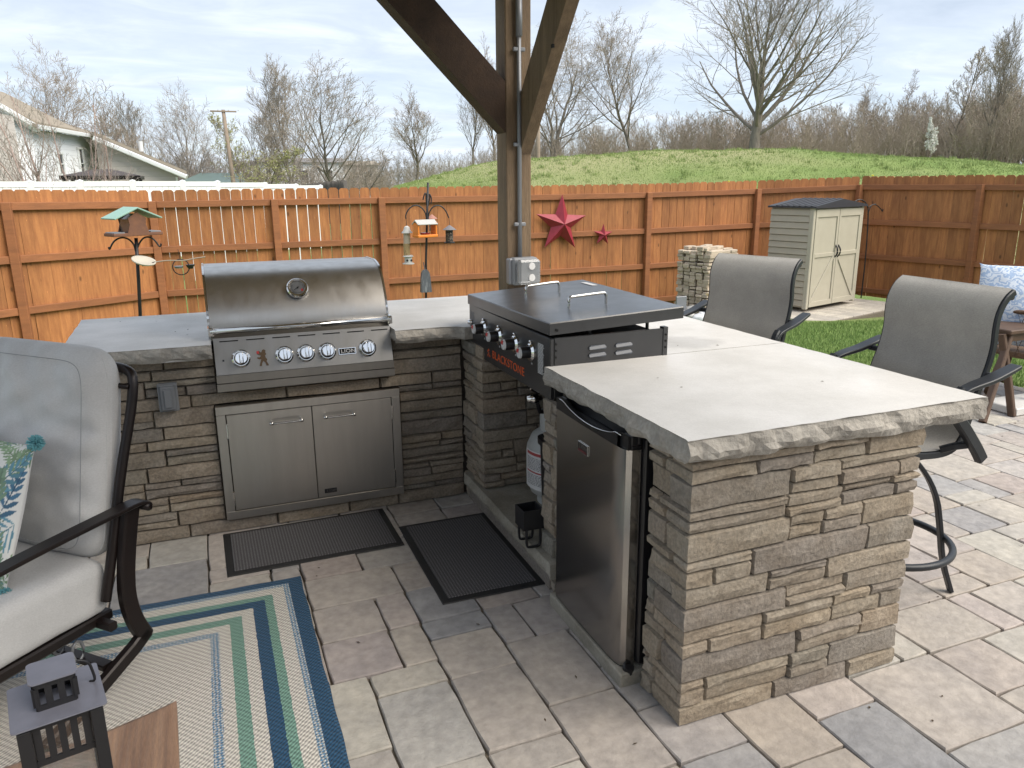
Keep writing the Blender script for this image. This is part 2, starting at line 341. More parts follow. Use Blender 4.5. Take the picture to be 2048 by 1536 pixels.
# ================================================================ terrain
PX1, PY1 = 5.832, 4.56         # patio edges
MAZ=[(-180,-6),(8,-6),(11,-2.2),(13.2,-.39),(16,.45),(20.75,1.38),(24.3,1.70),(30,1.92),(34.8,2.0),(41.3,1.85),(47.4,1.44),(51.7,.96),(54.3,.68),(62,.2),(75,-1.2),(90,-4),(180,-6)]
def ground_z(x,y):
    dx_=np.maximum(x-PX1,0); dy_=np.maximum(y-PY1,0); d=np.hypot(dx_,dy_)
    z=-.03-.082*d; z=np.maximum(z,-.60)
    r=np.hypot(x,y); far=np.clip((r-14)/25,0,1)
    z=z-1.0*far*far*(3-2*far)*(y>0)
    inside=(x<PX1)&(y<PY1); return np.where(inside,-.06,z)
def polar(r, az, zf, name, m):
    A,R=np.meshgrid(np.radians(az),r,indexing='ij'); X=R*np.sin(A); Y=R*np.cos(A); Z=zf(X,Y,A,R)
    v=np.stack([X,Y,Z],-1).reshape(-1,3); n=len(r); i,j=np.meshgrid(np.arange(len(az)-1),np.arange(n-1),indexing='ij'); k=(i*n+j).ravel()
    f=np.stack([k,k+1,k+n+1,k+n],-1); return link(name,npmesh(name,v,f,m,True))
rr=np.concatenate([[.05],np.linspace(1,16,76),np.linspace(17,60,44),np.geomspace(66,1500,26)])
tag(polar(rr,np.linspace(-180,180,181),lambda X,Y,A,R:ground_z(X,Y),'lawn',m_lawn),kind='structure')
maz=np.array([a for a,_ in MAZ]); mel=np.array([e for _,e in MAZ])
def mound_z(A,R):
    el=np.interp(np.degrees(A),maz,mel); Zc=EYE+30*np.tan(np.radians(el)); base=-1.4
    t=np.clip((R-14.5)/15.5,0,1); s=t*t*(3-2*t); s=.55*s+.45*np.sin(t*np.pi/2); t2=np.clip((R-32)/150,0,1); s2=1-t2*t2*(3-2*t2)
    return base+(Zc-base)*s*s2
def _m(X,Y,A,R):
    z=mound_z(A,R); n=.05*np.sin(X*1.3+Y*.7)+.04*np.sin(X*.6-Y*1.1+2); return z+n*(z>-1.2)
mr_=np.concatenate([np.linspace(13.5,40,60),np.linspace(42,190,26)])
tag(polar(mr_,np.linspace(4,88,170),_m,'grassy_mound',m_mound),kind='structure')
# dirt strip at the foot of the fence is left to the lawn; light gravel bed round the shed pad
def blades(name,n,sampler,zf,h0,h1,wd,m,tilt=.45):
    x,y=sampler(n); z=zf(x,y); h=rng.uniform(h0,h1,n); a=rng.uniform(0,6.283,n); w_=wd*rng.uniform(.6,1.4,n); lean=rng.uniform(0,tilt,n)*h; b=rng.uniform(0,6.283,n)
    dxw=np.cos(a)*w_; dyw=np.sin(a)*w_
    v=np.empty((n,3,3)); v[:,0]=np.stack([x-dxw,y-dyw,z-.01],-1); v[:,1]=np.stack([x+dxw,y+dyw,z-.01],-1); v[:,2]=np.stack([x+np.cos(b)*lean,y+np.sin(b)*lean,z+h],-1)
    return link(name,npmesh(name,v.reshape(-1,3),np.arange(3*n).reshape(-1,3),m))
def lawn_s(n):
    x=rng.uniform(2.6,11,n*3); y=rng.uniform(3.2,10.8,n*3); ok=((x>PX1+.02)|(y>PY1+.02))&~((x>7.9)&(x<10.9)&(y>8.5)&(y<11))
    i=np.where(ok)[0][:n]; return x[i],y[i]
def lawn_s2(n): x,y=lawn_s(n); return x,y
_n=150000; tag(blades('lawn_grass',_n,lambda n:(lambda a:(a[0],a[1]))(lawn_s(n)),ground_z,.018,.045,.006,m_blade),kind='stuff',label='short green lawn grass between patio and fence',cat='grass')
def mound_s(n):
    az=np.radians(rng.uniform(10,60,n)); r=rng.uniform(16,36,n); return r*np.sin(az),r*np.cos(az)
tag(blades('mound_grass',170000,mound_s,lambda x,y:_m(x,y,np.arctan2(x,y),np.hypot(x,y)),.02,.05,.011,m_blade2),kind='stuff',label='rough green grass on the mound beyond the fence',cat='grass')
# dandelions
def dand():
    mb=MB(); 
    for cx,cy,n,s in((13.6,18.3,26,1.0),(11.6,19,14,.7),(15.5,17,12,1.5),(19,13.5,10,1.5)):
        for _ in range(n):
            x=random.gauss(cx,s); y=random.gauss(cy,.5); z=float(_m(np.array(x),np.array(y),np.arctan2(x,y),np.hypot(x,y)))
            mb.lathe((x,y,z+.08),[(.0,.03),(.035,.02),(.03,0)],6)
    o=mb.build('dandelions',mat('dandelion yellow',(.75,.6,.03),rough=.8)); tag(o,'yellow dandelions scattered over the grassy mound','flowers',kind='stuff')
dand()
# ================================================================ patio
patio=MB().b2(-5,PX1,-3.2,PY1,-.30,-.018).build('patio',m_sand); tag(patio,kind='structure')
def pack(x0,y0,nx,ny,m=.152):
    g=np.zeros((nx,ny),bool); R=random.Random(11); out=[]
    sizes=[(2,2),(2,3),(3,2),(2,2),(2,3),(2,1),(3,3),(2,2),(3,2),(2,3),(1,2),(2,2)]
    for j in range(ny):
        for i in range(nx):
            if g[i,j]: continue
            o=sizes[:]; R.shuffle(o); o+=[(2,1),(1,2),(1,1)]
            pass
            for a,b in o:
                if i+a<=nx and j+b<=ny and not g[i:i+a,j:j+b].any():
                    # avoid leaving one-module slivers
                    if i+a<nx and g[i+a,j]==False and i+a+1<nx and g[i+a+1,j] and a>1 and R.random()<.8: continue
                    g[i:i+a,j:j+b]=True; out.append((x0+i*m,y0+j*m,a,b)); break
    return out,m
pv,PM=pack(-5.103,-3.338,90,65,.1215)
pmeshes={}
def paver_mesh(a,b,var,m_):
    key=(a,b,var)
    R=random.Random(hash(key)%9973); W,Hh=a*PM-.005,b*PM-.0065; pts=[]
    def side(p,q,n):
        for k in range(n):
            t=k/n; e_=.0 if k==0 else R.uniform(-.0014,.0014); x=p[0]+(q[0]-p[0])*t; y=p[1]+(q[1]-p[1])*t
            dx_,dy_=q[1]-p[1],-(q[0]-p[0]); l=math.hypot(dx_,dy_); pts.append((x+dx_/l*e_,y+dy_/l*e_))
    c=.006
    side((c,0),(W-c,0),a+1); side((W,c),(W,Hh-c),b+1); side((W-c,Hh),(c,Hh),a+1); side((0,Hh-c),(0,c),b+1)
    n=len(pts); z=R.uniform(-.002,.002); cx,cy=W/2,Hh/2
    v=[(x,y,-.04) for x,y in pts]+[(x,y,-.005) for x,y in pts]+[(x+(cx-x)*.007/ (W/2)*.5,y+(cy-y)*.007/(Hh/2)*.5,z) for x,y in pts]
    f=[(i,(i+1)%n,n+(i+1)%n,n+i) for i in range(n)]+[(n+i,n+(i+1)%n,2*n+(i+1)%n,2*n+i) for i in range(n)]+[tuple(range(2*n,3*n))]
    return v,f
def proj(x,y,z=0):
    p=Vector((x,y,z-EYE)); c=(p.dot(r2),p.dot(u2),p.dot(fw)); return (1024+FPX*c[0]/c[2],768-FPX*c[1]/c[2],c[2]) if c[2]>.1 else (9e9,9e9,c[2])
ISL=[(-.58,1.9,3.66,4.4),(1.25,1.98,1.72,4.4)]
RUG=(-2.2,.235,-.6,3.02)
vis=[];hid=[]
for x,y,a,b in pv:
    x1,y1=x+a*PM,y+b*PM
    if any(x>i0 and x1<i1 and y>j0 and y1<j1 for i0,i1,j0,j1 in ISL): continue
    q=[proj(X,Y) for X in(x,x1) for Y in(y,y1)]
    inv=any(-10<p[0]<2058 and 0<p[1]<1560 for p in q) and not (x>RUG[0] and x1<RUG[1]-.01 and y>RUG[2] and y1<RUG[3]-.01) and not (x1<1.9 and y>3.62)
    (vis if inv else hid).append((min(p[2] for p in q),x,y,a,b))
vis.sort(); hid+=vis[300:]; vis=vis[:300]
for _,x,y,a,b in vis:
    k=(a,b,random.randint(0,3))
    if k not in pmeshes: mb=MB(); mb.add(*paver_mesh(*k,None)); pmeshes[k]=mb.mesh('paver',m_pav)
    o=link('paver',pmeshes[k],patio,(x+.0025,y+.00325,random.uniform(-.0012,.0012)))
    o.rotation_euler=(random.uniform(-.002,.002),random.uniform(-.002,.002),0)
mb=MB()
for _,x,y,a,b in hid:
    v,f=paver_mesh(a,b,random.randint(0,3),None); mb.add([(p[0]+x+.0025,p[1]+y+.00325,p[2]) for p in v],f)
tag(mb.build('paver_field',m_pavs,patio),kind='stuff')
# ================================================================ stone veneer
def stone_grid(cols, z0, z1, out, W, R, back=-.014, open_=True):
    """cols: u positions; W(u,out,z)->point. Rough-faced stone with chamfered edge ring"""
    nv=2; zs=[z0,z0+.004]+[z0+.004+(z1-z0-.008)*k/nv for k in range(1,nv)]+[z1-.004,z1]
    zs=[z0]+[z0+.0045]+[ (z0+z1)/2+R.uniform(-.006,.006)]+[z1-.0045]+[z1]
    us=[cols[0],cols[0]+.006]+list(cols[1:-1])+[cols[-1]-.006,cols[-1]]
    tilt=R.uniform(-.004,.004); vs=[]; nu=len(us); nz=len(zs)
    ej=[R.uniform(-.0016,.0016) for _ in us]; ej2=[R.uniform(-.0016,.0016) for _ in us]
    for i,u in enumerate(us):
        for j,z in enumerate(zs):
            edge=i in(0,nu-1) or j in(0,nz-1)
            o=back if edge else out+tilt*(j-2)/2+R.uniform(-.0035,.0035)
            if not edge and (i in(1,nu-2) or j in(1,nz-2)): o-=.0025
            zz=z+(ej[i] if j<2 else ej2[i] if j>2 else 0)
            vs.append(W(u,o,zz))
    fs=[(i*nz+j,(i+1)*nz+j,(i+1)*nz+j+1,i*nz+j+1) for i in range(nu-1) for j in range(nz-1)]
    return vs,fs
def veneer(parent, segs, bands, holes=(), seed=1, corner0=False, corner1=False, m_=None, rough=1.0, wl=(.16,.42), cb=(.09,.19)):
    """segs: (origin, U, Nrm, length[, sideN0, sideN1]) one face; bands: z boundaries; corner0/1 = (side direction, side normal): stones wrap round"""
    R=random.Random(seed); O,U,Nn,Ln=segs; O=Vector(O); U=Vector(U); Nn=Vector(Nn)
    def W(u,o,z):
        if corner0 and u<=0:
            S,SN=Vector(corner0[0]),Vector(corner0[1]); p=O+S*(-u)+SN*o
            if u==0: p=p+Nn*o
            elif -u<.001: p=p+Nn*o
            return (p.x,p.y,z)
        if corner1 and u>=Ln:
            S,SN=Vector(corner1[0]),Vector(corner1[1]); p=O+U*Ln+S*(u-Ln)+SN*o
            if u==Ln: p=p+Nn*o
            return (p.x,p.y,z)
        p=O+U*u+Nn*o; return (p.x,p.y,z)
    G=.0009; wraps=[]
    def put(u0,u1,z0,z1):
        if u1-u0<.02: return
        n=max(2,min(5,int((u1-u0)/.06)+1)); cols=[u0+G]+[u0+(u1-u0)*k/n+R.uniform(-.008,.008) for k in range(1,n)]+[u1-G]
        if corner0 and u0<0<u1: cols=[c for c in cols if abs(c)>.012]+[0.0]; cols.sort()
        if corner1 and u0<Ln<u1: cols=[c for c in cols if abs(c-Ln)>.012]+[Ln]; cols.sort()
        out=R.uniform(-.003,.013)*rough
        if (corner0 and u0<0) or (corner1 and u1>Ln): out=R.uniform(.0,.008)
        v,f=stone_grid(cols,z0+G,z1-G,out,W,R)
        mb=MB(); mb.add(v,f); mb.build('stone',m_ or m_stone,parent,fix=False)
    def cuts(a,b):
        r=[];u=a
        while b-u>wl[1]*1.3: u+=R.uniform(*wl); r.append(u)
        if b-u>wl[1]*.8: r.append(u+(b-u)*R.uniform(.35,.65))
        return [a]+r+[b]
    for k in range(len(bands)-1):
        z0,z1=bands[k],bands[k+1]; iv=[(0.0,Ln)]
        for h in holes:
            if z0<h[3]-.004 and z1>h[2]+.004:
                nv=[]
                for a,b in iv:
                    if h[0]>a: nv.append((a,min(b,h[0])))
                    if h[1]<b: nv.append((max(a,h[1]),b))
                iv=[t for t in nv if t[1]-t[0]>.02]
        for a,b in iv:
            A,B=a,b
            if corner0 and a==0: A=-R.uniform(*cb) if corner0[2]>0 else 0
            c=cuts(a,b); nsp=len(c)-1
            # blocks may be split into two thin stones
            for q in range(nsp):
                u0,u1=c[q],c[q+1]; lo,hi=u0,u1; H_=z1-z0
                split = H_>.066 and R.random()<.58
                zm_=z0+H_*R.uniform(.38,.62)
                parts=[(z0,zm_),(zm_,z1)] if split else [(z0,z1)]
                for (p0,p1) in parts:
                    s0,s1=u0,u1
                    if q==0 and corner0 and a==0: 
                        wr=R.uniform(*cb); s0=-wr; wraps.append((0,wr,p0,p1))
                    if q==nsp-1 and corner1 and b==Ln:
                        wr=R.uniform(*cb); s1=Ln+wr; wraps.append((1,wr,p0,p1))
                    if split and s1-s0>.28 and R.random()<.55:
                        mdl=s0+(s1-s0)*R.uniform(.35,.65)
                        if (corner0 and abs(mdl)<.07): mdl=.09
                        if (corner1 and abs(mdl-Ln)<.07): mdl=Ln-.09
                        put(s0,mdl,p0,p1); put(mdl,s1,p0,p1)
                    else: put(s0,s1,p0,p1)
    return wraps
def bands(z0,z1,seed,lo=.045,hi=.088,fix=()):
    R=random.Random(seed); b=[z0]; stops=sorted(list(fix)+[z1])
    for s in stops:
        span=s-b[-1]
        if span<.03: b[-1]=s if len(b)>1 else b[-1]; 
        n=max(1,round(span/((lo+hi)/2))); ws=[R.uniform(lo,hi) for _ in range(n)]; k=span/sum(ws); z=b[-1]
        for w_ in ws: z+=w_*k; b.append(z)
        b[-1]=s
    return b
def slab(parent, pts, z0, z1, rough, m_=m_slab, name='countertop', seed=1, amp=.011):
    """pts outline (ccw), rough[i] True where the edge i->i+1 is rock-faced"""
    R=random.Random(seed); ring=[]; P=[Vector((x,y,0)) for x,y in pts]; n=len(P)
    for i in range(n):
        a,b=P[i],P[(i+1)%n]; Ln=(b-a).length; k=max(1,int(Ln/.022)) if rough[i] else 1
        nr=Vector(((b-a).y,-(b-a).x,0)).normalized()
        for j in range(k): ring.append((a+(b-a)*j/k,nr,rough[i] and (j>0 or rough[i-1])))
    T=z1-z0; lv=[(1.0,0.0,.15),(.93,.35,.6),(.72,.7,1),(.45,1.0,1.2),(.2,.75,1.1),(0,.1,.8)]; m=len(ring); vs=[]
    nz=[[R.uniform(-1,1) for _ in lv] for _ in range(m)]
    from mathutils import noise
    for i,(p,nr,rg) in enumerate(ring):
        for j,(t,b_,am) in enumerate(lv):
            o=0
            if rg:
                q=Vector((p.x*16+seed,p.y*16,t*1.6)); o=-.012+.017*b_+amp*am*noise.noise(q)*1.5+nz[i][j]*.0022*am
                if j==0: o=-.004+.004*noise.noise(q)
            z=z0+T*t+(0 if j==0 else (noise.noise(Vector((p.x*9,p.y*9,7)))*.012-.002 if j==len(lv)-1 and rg else 0))
            vs.append(p+nr*o+Vector((0,0,z)))
    k=len(lv); fs=[(i*k+j,((i+1)%m)*k+j,((i+1)%m)*k+j+1,i*k+j+1) for i in range(m) for j in range(k-1)]
    fs.append(tuple(i*k for i in range(m))); fs.append(tuple(i*k+k-1 for i in reversed(range(m))))
    mb=MB(); mb.add(vs,fs); me=mb.mesh(name,m_); 
    if m_ is m_slab:
        me.materials.append(m_slabedge)
        for p_ in me.polygons:
            if abs(p_.normal.z)<.9: p_.material_index=1
    return link(name,me,parent)
m_slabedge=mat('split sandstone edge',(.41,.385,.345),(.30,.28,.25),9,.9,bump=.9,bscale=38,fine=.14,bdist=.01)
# faint damp patch next to the griddle
def stain(m,c,r,k):
    t=m.node_tree; b=t.nodes['Principled BSDF']; ln=t.links.new; g=t.nodes.new('ShaderNodeNewGeometry'); nz=t.nodes.new('ShaderNodeTexNoise'); nz.inputs['Scale'].default_value=7
    ln(g.outputs['Position'],nz.inputs[0]); sb=t.nodes.new('ShaderNodeVectorMath'); sb.operation='SUBTRACT'; ln(g.outputs['Position'],sb.inputs[0]); sb.inputs[1].default_value=c
    sc_=t.nodes.new('ShaderNodeVectorMath'); sc_.operation='MULTIPLY'; sc_.inputs[1].default_value=(1/r[0],1/r[1],1); ln(sb.outputs[0],sc_.inputs[0])
    le=t.nodes.new('ShaderNodeVectorMath'); le.operation='LENGTH'; ln(sc_.outputs[0],le.inputs[0]); ad=t.nodes.new('ShaderNodeMath'); ad.operation='ADD'; ln(le.outputs['Value'],ad.inputs[0]); ln(nz.outputs[0],ad.inputs[1])
    mr=t.nodes.new('ShaderNodeMapRange'); mr.inputs['From Min'].default_value=1.20; mr.inputs['From Max'].default_value=1.55; mr.inputs['To Min'].default_value=k; mr.inputs['To Max'].default_value=1; ln(ad.outputs[0],mr.inputs['Value'])
    vm=t.nodes.new('ShaderNodeVectorMath'); vm.operation='SCALE'; ln(b.inputs['Base Color'].links[0].from_socket,vm.inputs[0]); ln(mr.outputs[0],vm.inputs['Scale']); ln(vm.outputs[0],b.inputs['Base Color'])
stain(m_slab,(1.86,2.72,.917),(.17,.13),.80)
# ---- grill counter
ZT=.917
gc=empty('grill_counter',(0,3.6,0),label='stone clad counter holding the stainless grill, rough edged pale slab on top',cat='counter')
gc.location=(0,0,0)
MB().b2(-.575,1.9,3.62,4.37,-.1,.857).build('core',m_mortar,gc)
bd=bands(0,.857,5,fix=(.066,.619,.676))
veneer(gc,((-.60,3.59,0),(1,0,0),(0,-1,0),1.742),bd,holes=[(.57,1.413,.066,.619),(.592,1.39,.676,.95)],seed=21,corner0=((0,1,0),(-1,0,0),1),wl=(.2,.5))
veneer(gc,((-.60,4.40,0),(0,-1,0),(-1,0,0),.66),bands(0,.857,8),seed=9,wl=(.2,.45))
slab(gc,[(-.605,3.49),(-.015,3.475),(-.015,4.43),(-.625,4.43)],.857,ZT,[True,False,False,True],seed=3)
slab(gc,[(.785,3.475),(1.02,3.475),(1.085,3.455),(1.11,3.43),(1.652,3.43),(1.652,4.43),(.785,4.43)],.857,ZT,[True,True,True,False,False,False,True],seed=4)
slab(gc,[(-.012,4.12),(.782,4.12),(.782,4.43),(-.012,4.43)],.857,ZT-.001,[False]*4,seed=5)
# ---- peninsula
pn=empty('peninsula',(0,0,0),label='stone clad bar with fridge bay and tank alcove, pale slab overhanging two stools',cat='counter')
for a in((1.205,1.985,1.68,1.865,-.1,.845),(1.94,1.99,1.865,4.37,-.1,.845),(1.195,1.94,2.425,2.595,0,.775),(1.195,1.64,2.425,2.515,.776,.845),(1.17,1.94,3.30,3.60,.0,.845)): MB().b2(*a).build('core',m_mortar,pn)
bp_=bands(0,.846,14,.058,.095)
def rest(wr_list, X, y_end, y0, seed):
    """finish a narrow -x face behind the wrapped corner stones"""
    R=random.Random(seed)
    for side,wr,p0,p1 in wr_list:
        if side: continue
        a=y0+wr+.0; 
        if y_end-a<.03: continue
        def W(u,o,z): return (X-o,y_end-u,z)
        u1=y_end-a; cuts_=[0,u1] if u1<.2 else [0,u1*R.uniform(.35,.65),u1]
        for c0,c1 in zip(cuts_,cuts_[1:]):
            v,f=stone_grid([c0+.0025,(c0+c1)/2,c1-.0025],p0+.0025,p1-.0025,R.uniform(-.006,.010),W,R); mb=MB(); mb.add(v,f); mb.build('stone',m_stone,pn,fix=False)
wr_=veneer(pn,((1.175,1.647,0),(1,0,0),(0,-1,0),.842),bp_,seed=33,corner0=((0,1,0),(-1,0,0),1),corner1=((0,1,0),(1,0,0),1),wl=(.18,.44),cb=(.07,.20))
rest(wr_,1.175,1.868,1.647,77)
veneer(pn,((1.158,2.612,0),(0,-1,0),(-1,0,0),.205),bands(0,.782,15,.06,.1),seed=41,wl=(.07,.12))
veneer(pn,((2.017,1.80,0),(0,1,0),(1,0,0),2.55),bands(0,.846,16,.07,.1),seed=43,wl=(.35,.7))
wr_=veneer(pn,((1.142,3.27,0),(1,0,0),(0,-1,0),.80),bands(.147,.846,17,.05,.085),seed=51,corner0=((0,1,0),(-1,0,0),1),wl=(.15,.34),cb=(.08,.15))
rest(wr_,1.142,3.575,3.27,79)
rest([(0,.265,0,.07),(0,.265,.07,.146)],1.142,3.575,3.27,80)
slab(pn,[(1.132,1.612),(2.24,1.612),(2.235,2.538),(1.128,2.538)],.848,ZT,[True,True,False,True],seed=7,amp=.013)
slab(pn,[(1.658,2.543),(2.235,2.543),(2.225,4.43),(1.658,4.43)],.852,ZT,[False,True,False,False],seed=8)
slab(pn,[(1.12,2.46),(1.93,2.46),(1.93,3.53),(1.12,3.53)],.082,.145,[False,False,False,True],m_=m_ledge,name='alcove_floor_slab',seed=9,amp=.006)
MB().b2(1.15,1.9,2.53,3.55,-.05,.08).build('alcove_base',m_stone,pn)
MB().b2(1.104,1.93,1.876,2.43,-.1,.048,.004).build('fridge_base_slab',m_ledge,pn)
# ================================================================ pavilion over the kitchen
pav=empty('pavilion',(1.83,4.58,0),label='timber pavilion post with two angled braces carrying the patio roof',cat='pavilion'); pav.location=(0,0,0)
PXC,PYC=1.826,4.58
m_deck=mat('pale bounce boards',(.42,.33,.22),(.34,.26,.17),4,.7)  # unseen roof boards coloured pale to bounce light into the kitchen
for x,y in((PXC,PYC),(-1.35,4.58),(PXC,.62),(-1.35,.62)): MB().box((x,y,1.33),(.163,.163,2.66),.006).build('post',m_post,pav)
def brace(p,q,th,wd,axis,m_):
    mb=MB(); (a0,z0),(a1,z1)=p,q; d=math.hypot(a1-a0,z1-z0); ux,uz=(a1-a0)/d,(z1-z0)/d; nx,nz=-uz,ux
    if nz<0: nx,nz=-nx,-nz
    poly=[(a0,z0),(a1,z1),(a1+nx*wd,z1+nz*wd),(a0+ (0 if True else nx*wd), z0+wd/abs(nz) if abs(nz)>.1 else z0)]
    mb.prism(poly,th[0],th[1],(lambda a,z,w_:(a,w_,z)) if axis=='x' else (lambda a,z,w_:(w_,a,z))); return mb.build('brace',m_,pav)
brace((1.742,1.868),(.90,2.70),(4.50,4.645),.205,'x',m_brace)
brace((4.496,1.745),(3.66,2.70),(1.832,1.904),.215,'y',m_post)
for k in range(2): MB().box((1.83,4.02-k*.27,2.28+k*.36),(.012,.018,.018)).build('bolt_hole',m_void,pav)  # black blocks painting the shade inside the holes
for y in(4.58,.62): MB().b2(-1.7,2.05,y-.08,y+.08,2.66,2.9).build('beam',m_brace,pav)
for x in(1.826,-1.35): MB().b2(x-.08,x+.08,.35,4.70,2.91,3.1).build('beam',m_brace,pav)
for k in range(8): MB().b2(-1.7+k*.53,-1.66+k*.53,.38,4.72,3.11,3.25).build('rafter',m_deck,pav)
MB().b2(-1.78,2.10,.35,4.74,3.255,3.33).build('roof_deck',m_deck,pav)
# conduit on the post, with straps
cn=empty('conduit',(1.822,4.482,1.1),label='grey electrical conduit strapped to the timber post',cat='conduit'); cn.location=(0,0,0)
MB().tube([(1.822,4.478,1.12),(1.822,4.478,2.62)],.0135,10).build('pipe',m_galv,cn,True)
for z in(1.33,1.80,2.33): MB().box((1.822,4.478,z),(.075,.02,.022),.004).build('strap',m_galv,cn)
MB().tube([(1.822,4.474,2.40),(1.822,4.474,2.62)],.019,10).build('coupling',m_galv,cn,True)
ob=empty('outlet_box',(1.826,4.45,1.05),label='grey weatherproof outlet box with clear bubble cover on the post',cat='outlet box'); ob.location=(0,0,0)
MB().b2(1.735,1.79,4.44,4.499,.965,1.125,.008).build('back_box',m_galv,ob)
MB().b2(1.752,1.92,4.415,4.497,.962,1.13,.012).build('back_plate',m_grayplastic,ob)
MB().b2(1.768,1.912,4.355,4.414,.972,1.122,.025).build('bubble_cover',mat('smoky clear plastic',(.42,.44,.46),rough=.12,trans=.55,coat=.5),ob)
for z in(1.013,1.083): MB().lathe((1.85,4.352,z),[(0,-.004),(.02,-.004),(.023,.004),(0,.004)],14,'y').build('socket',m_white,ob)
# ================================================================ boundary fence
PP=[(-4.9,8.25),(-3.47,9.45),(-2.07,10.57),(-.602,11.75),(.995,11.75),(2.54,11.75),(4.75,11.75),(7.17,11.75),(9.46,11.75),(11.05,10.95),(11.62,9.02),(12.15,7.1),(12.65,5.2)]
ZR=[1.42,1.41,1.403,1.372,1.375,1.378,1.383,1.395,1.43,1.492,1.487,1.48,1.47]
fn=empty('wooden_fence',(0,0,0),label='tall orange stained dog ear picket fence with exposed posts and rails',cat='fence')
for i,((x,y),z) in enumerate(zip(PP,ZR)):
    MB().box((x,y,(z-.02-.75)/2),(.098,.098,z+.02+.75),.006).build('post',m_frail,fn)
pick={}
def picket(var,w0=.0712):
    R=random.Random(var); w_=w0+R.uniform(-.002,.0015); c=.028; me=MB().prism([(-w_,-2.12),(w_,-2.12),(w_,-c),(w_-c,0),(-w_+c,0),(-w_,-c)],0,.018,lambda a,b,w2:(a,w2,b)).mesh('picket',m_fence); return me
for k in range(5): pick[k]=picket(k); pick[k+5]=picket(k,.0735)
for i in range(len(PP)-1):
    a=Vector((*PP[i],0)); b=Vector((*PP[i+1],0)); d=(b-a); Ls=d.length; d.normalize(); nrm=Vector((-d.y,d.x,0)); 
    if nrm.dot(Vector((0,0,0))-a)>0: nrm=-nrm      # outward (away from the yard)
    for q in range(4):
        z0=ZR[i]-.607*q; z1=ZR[i+1]-.607*q; p0=a+d*.052+nrm*.022; p1=b-d*.052+nrm*.022
        M=frame((p0+p1)/2+Vector((0,0,(z0+z1)/2-.045)),d,nrm); sl=math.atan2(z1-z0,Ls)
        mb=MB(); mb.box((0,0,0),(Ls-.104,.04,.088),.004); mb.xf(M@Matrix.Rotation(-sl,4,'Y')); mb.build('rail',m_frail,fn)
    n=max(1,round(Ls/.1485)); gap=.1485
    for k in range(n):
        t=(k+.5)/n; p=a+d*(t*Ls)+nrm*.052; z=ZR[i]+(ZR[i+1]-ZR[i])*t+.145+random.uniform(-.006,.006)
        o=link('picket',pick[random.randint(0,4)+(5 if (i>=5 or (i<=2)) else 0)],fn,(p.x,p.y,z)); ang=math.atan2(d.y,d.x); o.rotation_euler=(0,random.uniform(-.004,.004),ang)
        if nrm.dot(Vector((-d.y,d.x,0)))<0: pass
def onY(px,py,Y):
    r=r2*((px-1024)/FPX)+u2*((768-py)/FPX)+fw; k=Y/r.y; return Vector((r.x*k,Y,EYE+r.z*k))
# ================================================================ built-in grill
m_silver=mat('chrome shine silver',(.62,.62,.62),rough=.25)  # stands in for chrome, its bright reflection put into the colour
gr=empty('built_in_grill',(0,0,0),label='stainless steel built in gas grill with closed hood and five knobs',cat='grill')
prof=fill([(3.632,.905),(3.622,.95),(3.645,1.04),(3.70,1.135),(3.78,1.195),(3.88,1.210)],3)+[Vector((4.10,1.205)),Vector((4.14,1.185)),Vector((4.15,.91))]
pp=[(p[0],p[1]) for p in prof]
hood=MB().prism(pp,-.012,.782,lambda a,b,w_:(w_,a,b)).build('hood',m_steel,gr,35)
mb=MB()
for x0,x1 in((-.022,-.0125),(.7825,.792)): mb.prism([(a if i else a-.006,b+ (.004 if b>1.0 else 0)) for i,(a,b) in enumerate(pp)],x0,x1,lambda a,b,w_:(w_,a,b))
mb.build('hood_end_trim',m_steel2,gr)
h=MB().tube([(-.015,3.572,.957),(.787,3.572,.957)],.0135,14).build('handle',m_steel2,gr,True)
for x in(-.012,.784): MB().b2(x-.011,x+.011,3.560,3.66,.935,.975,.004).build('handle_bracket',m_steel2,gr)
ga=MB().lathe((0,0,0),[(0,.0),(.0475,.0),(.049,.010),(.044,.016),(.036,.014),(.034,.010)],36); M=frame((.381,3.672,1.112),(1,0,0),(0,.55,.835)); ga.xf(M)
g_=ga.build('thermometer',m_steel2,gr,40)
f_=MB().lathe((0,0,0),[(0,.0105),(.033,.0105)],32).xf(M).build('dial',mat('dial face',(.30,.30,.30),rough=.3),g_)
mb=MB(); 
for k in range(24):
    a=math.radians(-210+k*240/23-0); r0,r1=.024,.029
    mb.box((math.cos(a)*.0265,math.sin(a)*.0265,.0115),(.005,.0012,.0008),M=Matrix.Rotation(a,3,'Z'))
mb.box((-.006,-.004,.013),(.03,.0022,.001),M=Matrix.Rotation(.6,3,'Z')); mb.lathe((0,0,.011),[(0,0),(.004,0),(.004,.003),(0,.003)],10); mb.xf(M); mb.build('dial_marks',m_black,g_)
MB().box((.019,-.012,.0118),(.008,.010,.001)).xf(M).build('hot_mark',m_red,g_)
MB().prism([(3.60,.70),(3.60,.925),(3.66,.93),(4.12,.93),(4.12,.70)],-.004,.776,lambda a,b,w_:(w_,a,b)).build('firebox',m_dsteel,gr)
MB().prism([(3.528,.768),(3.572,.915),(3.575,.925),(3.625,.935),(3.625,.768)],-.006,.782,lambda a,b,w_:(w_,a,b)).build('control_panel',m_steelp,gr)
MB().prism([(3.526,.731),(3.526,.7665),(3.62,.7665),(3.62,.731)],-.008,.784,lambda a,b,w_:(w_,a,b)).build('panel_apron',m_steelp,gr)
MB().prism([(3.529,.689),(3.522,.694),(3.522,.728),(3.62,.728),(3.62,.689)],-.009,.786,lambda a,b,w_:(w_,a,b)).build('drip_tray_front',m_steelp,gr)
mb=MB()
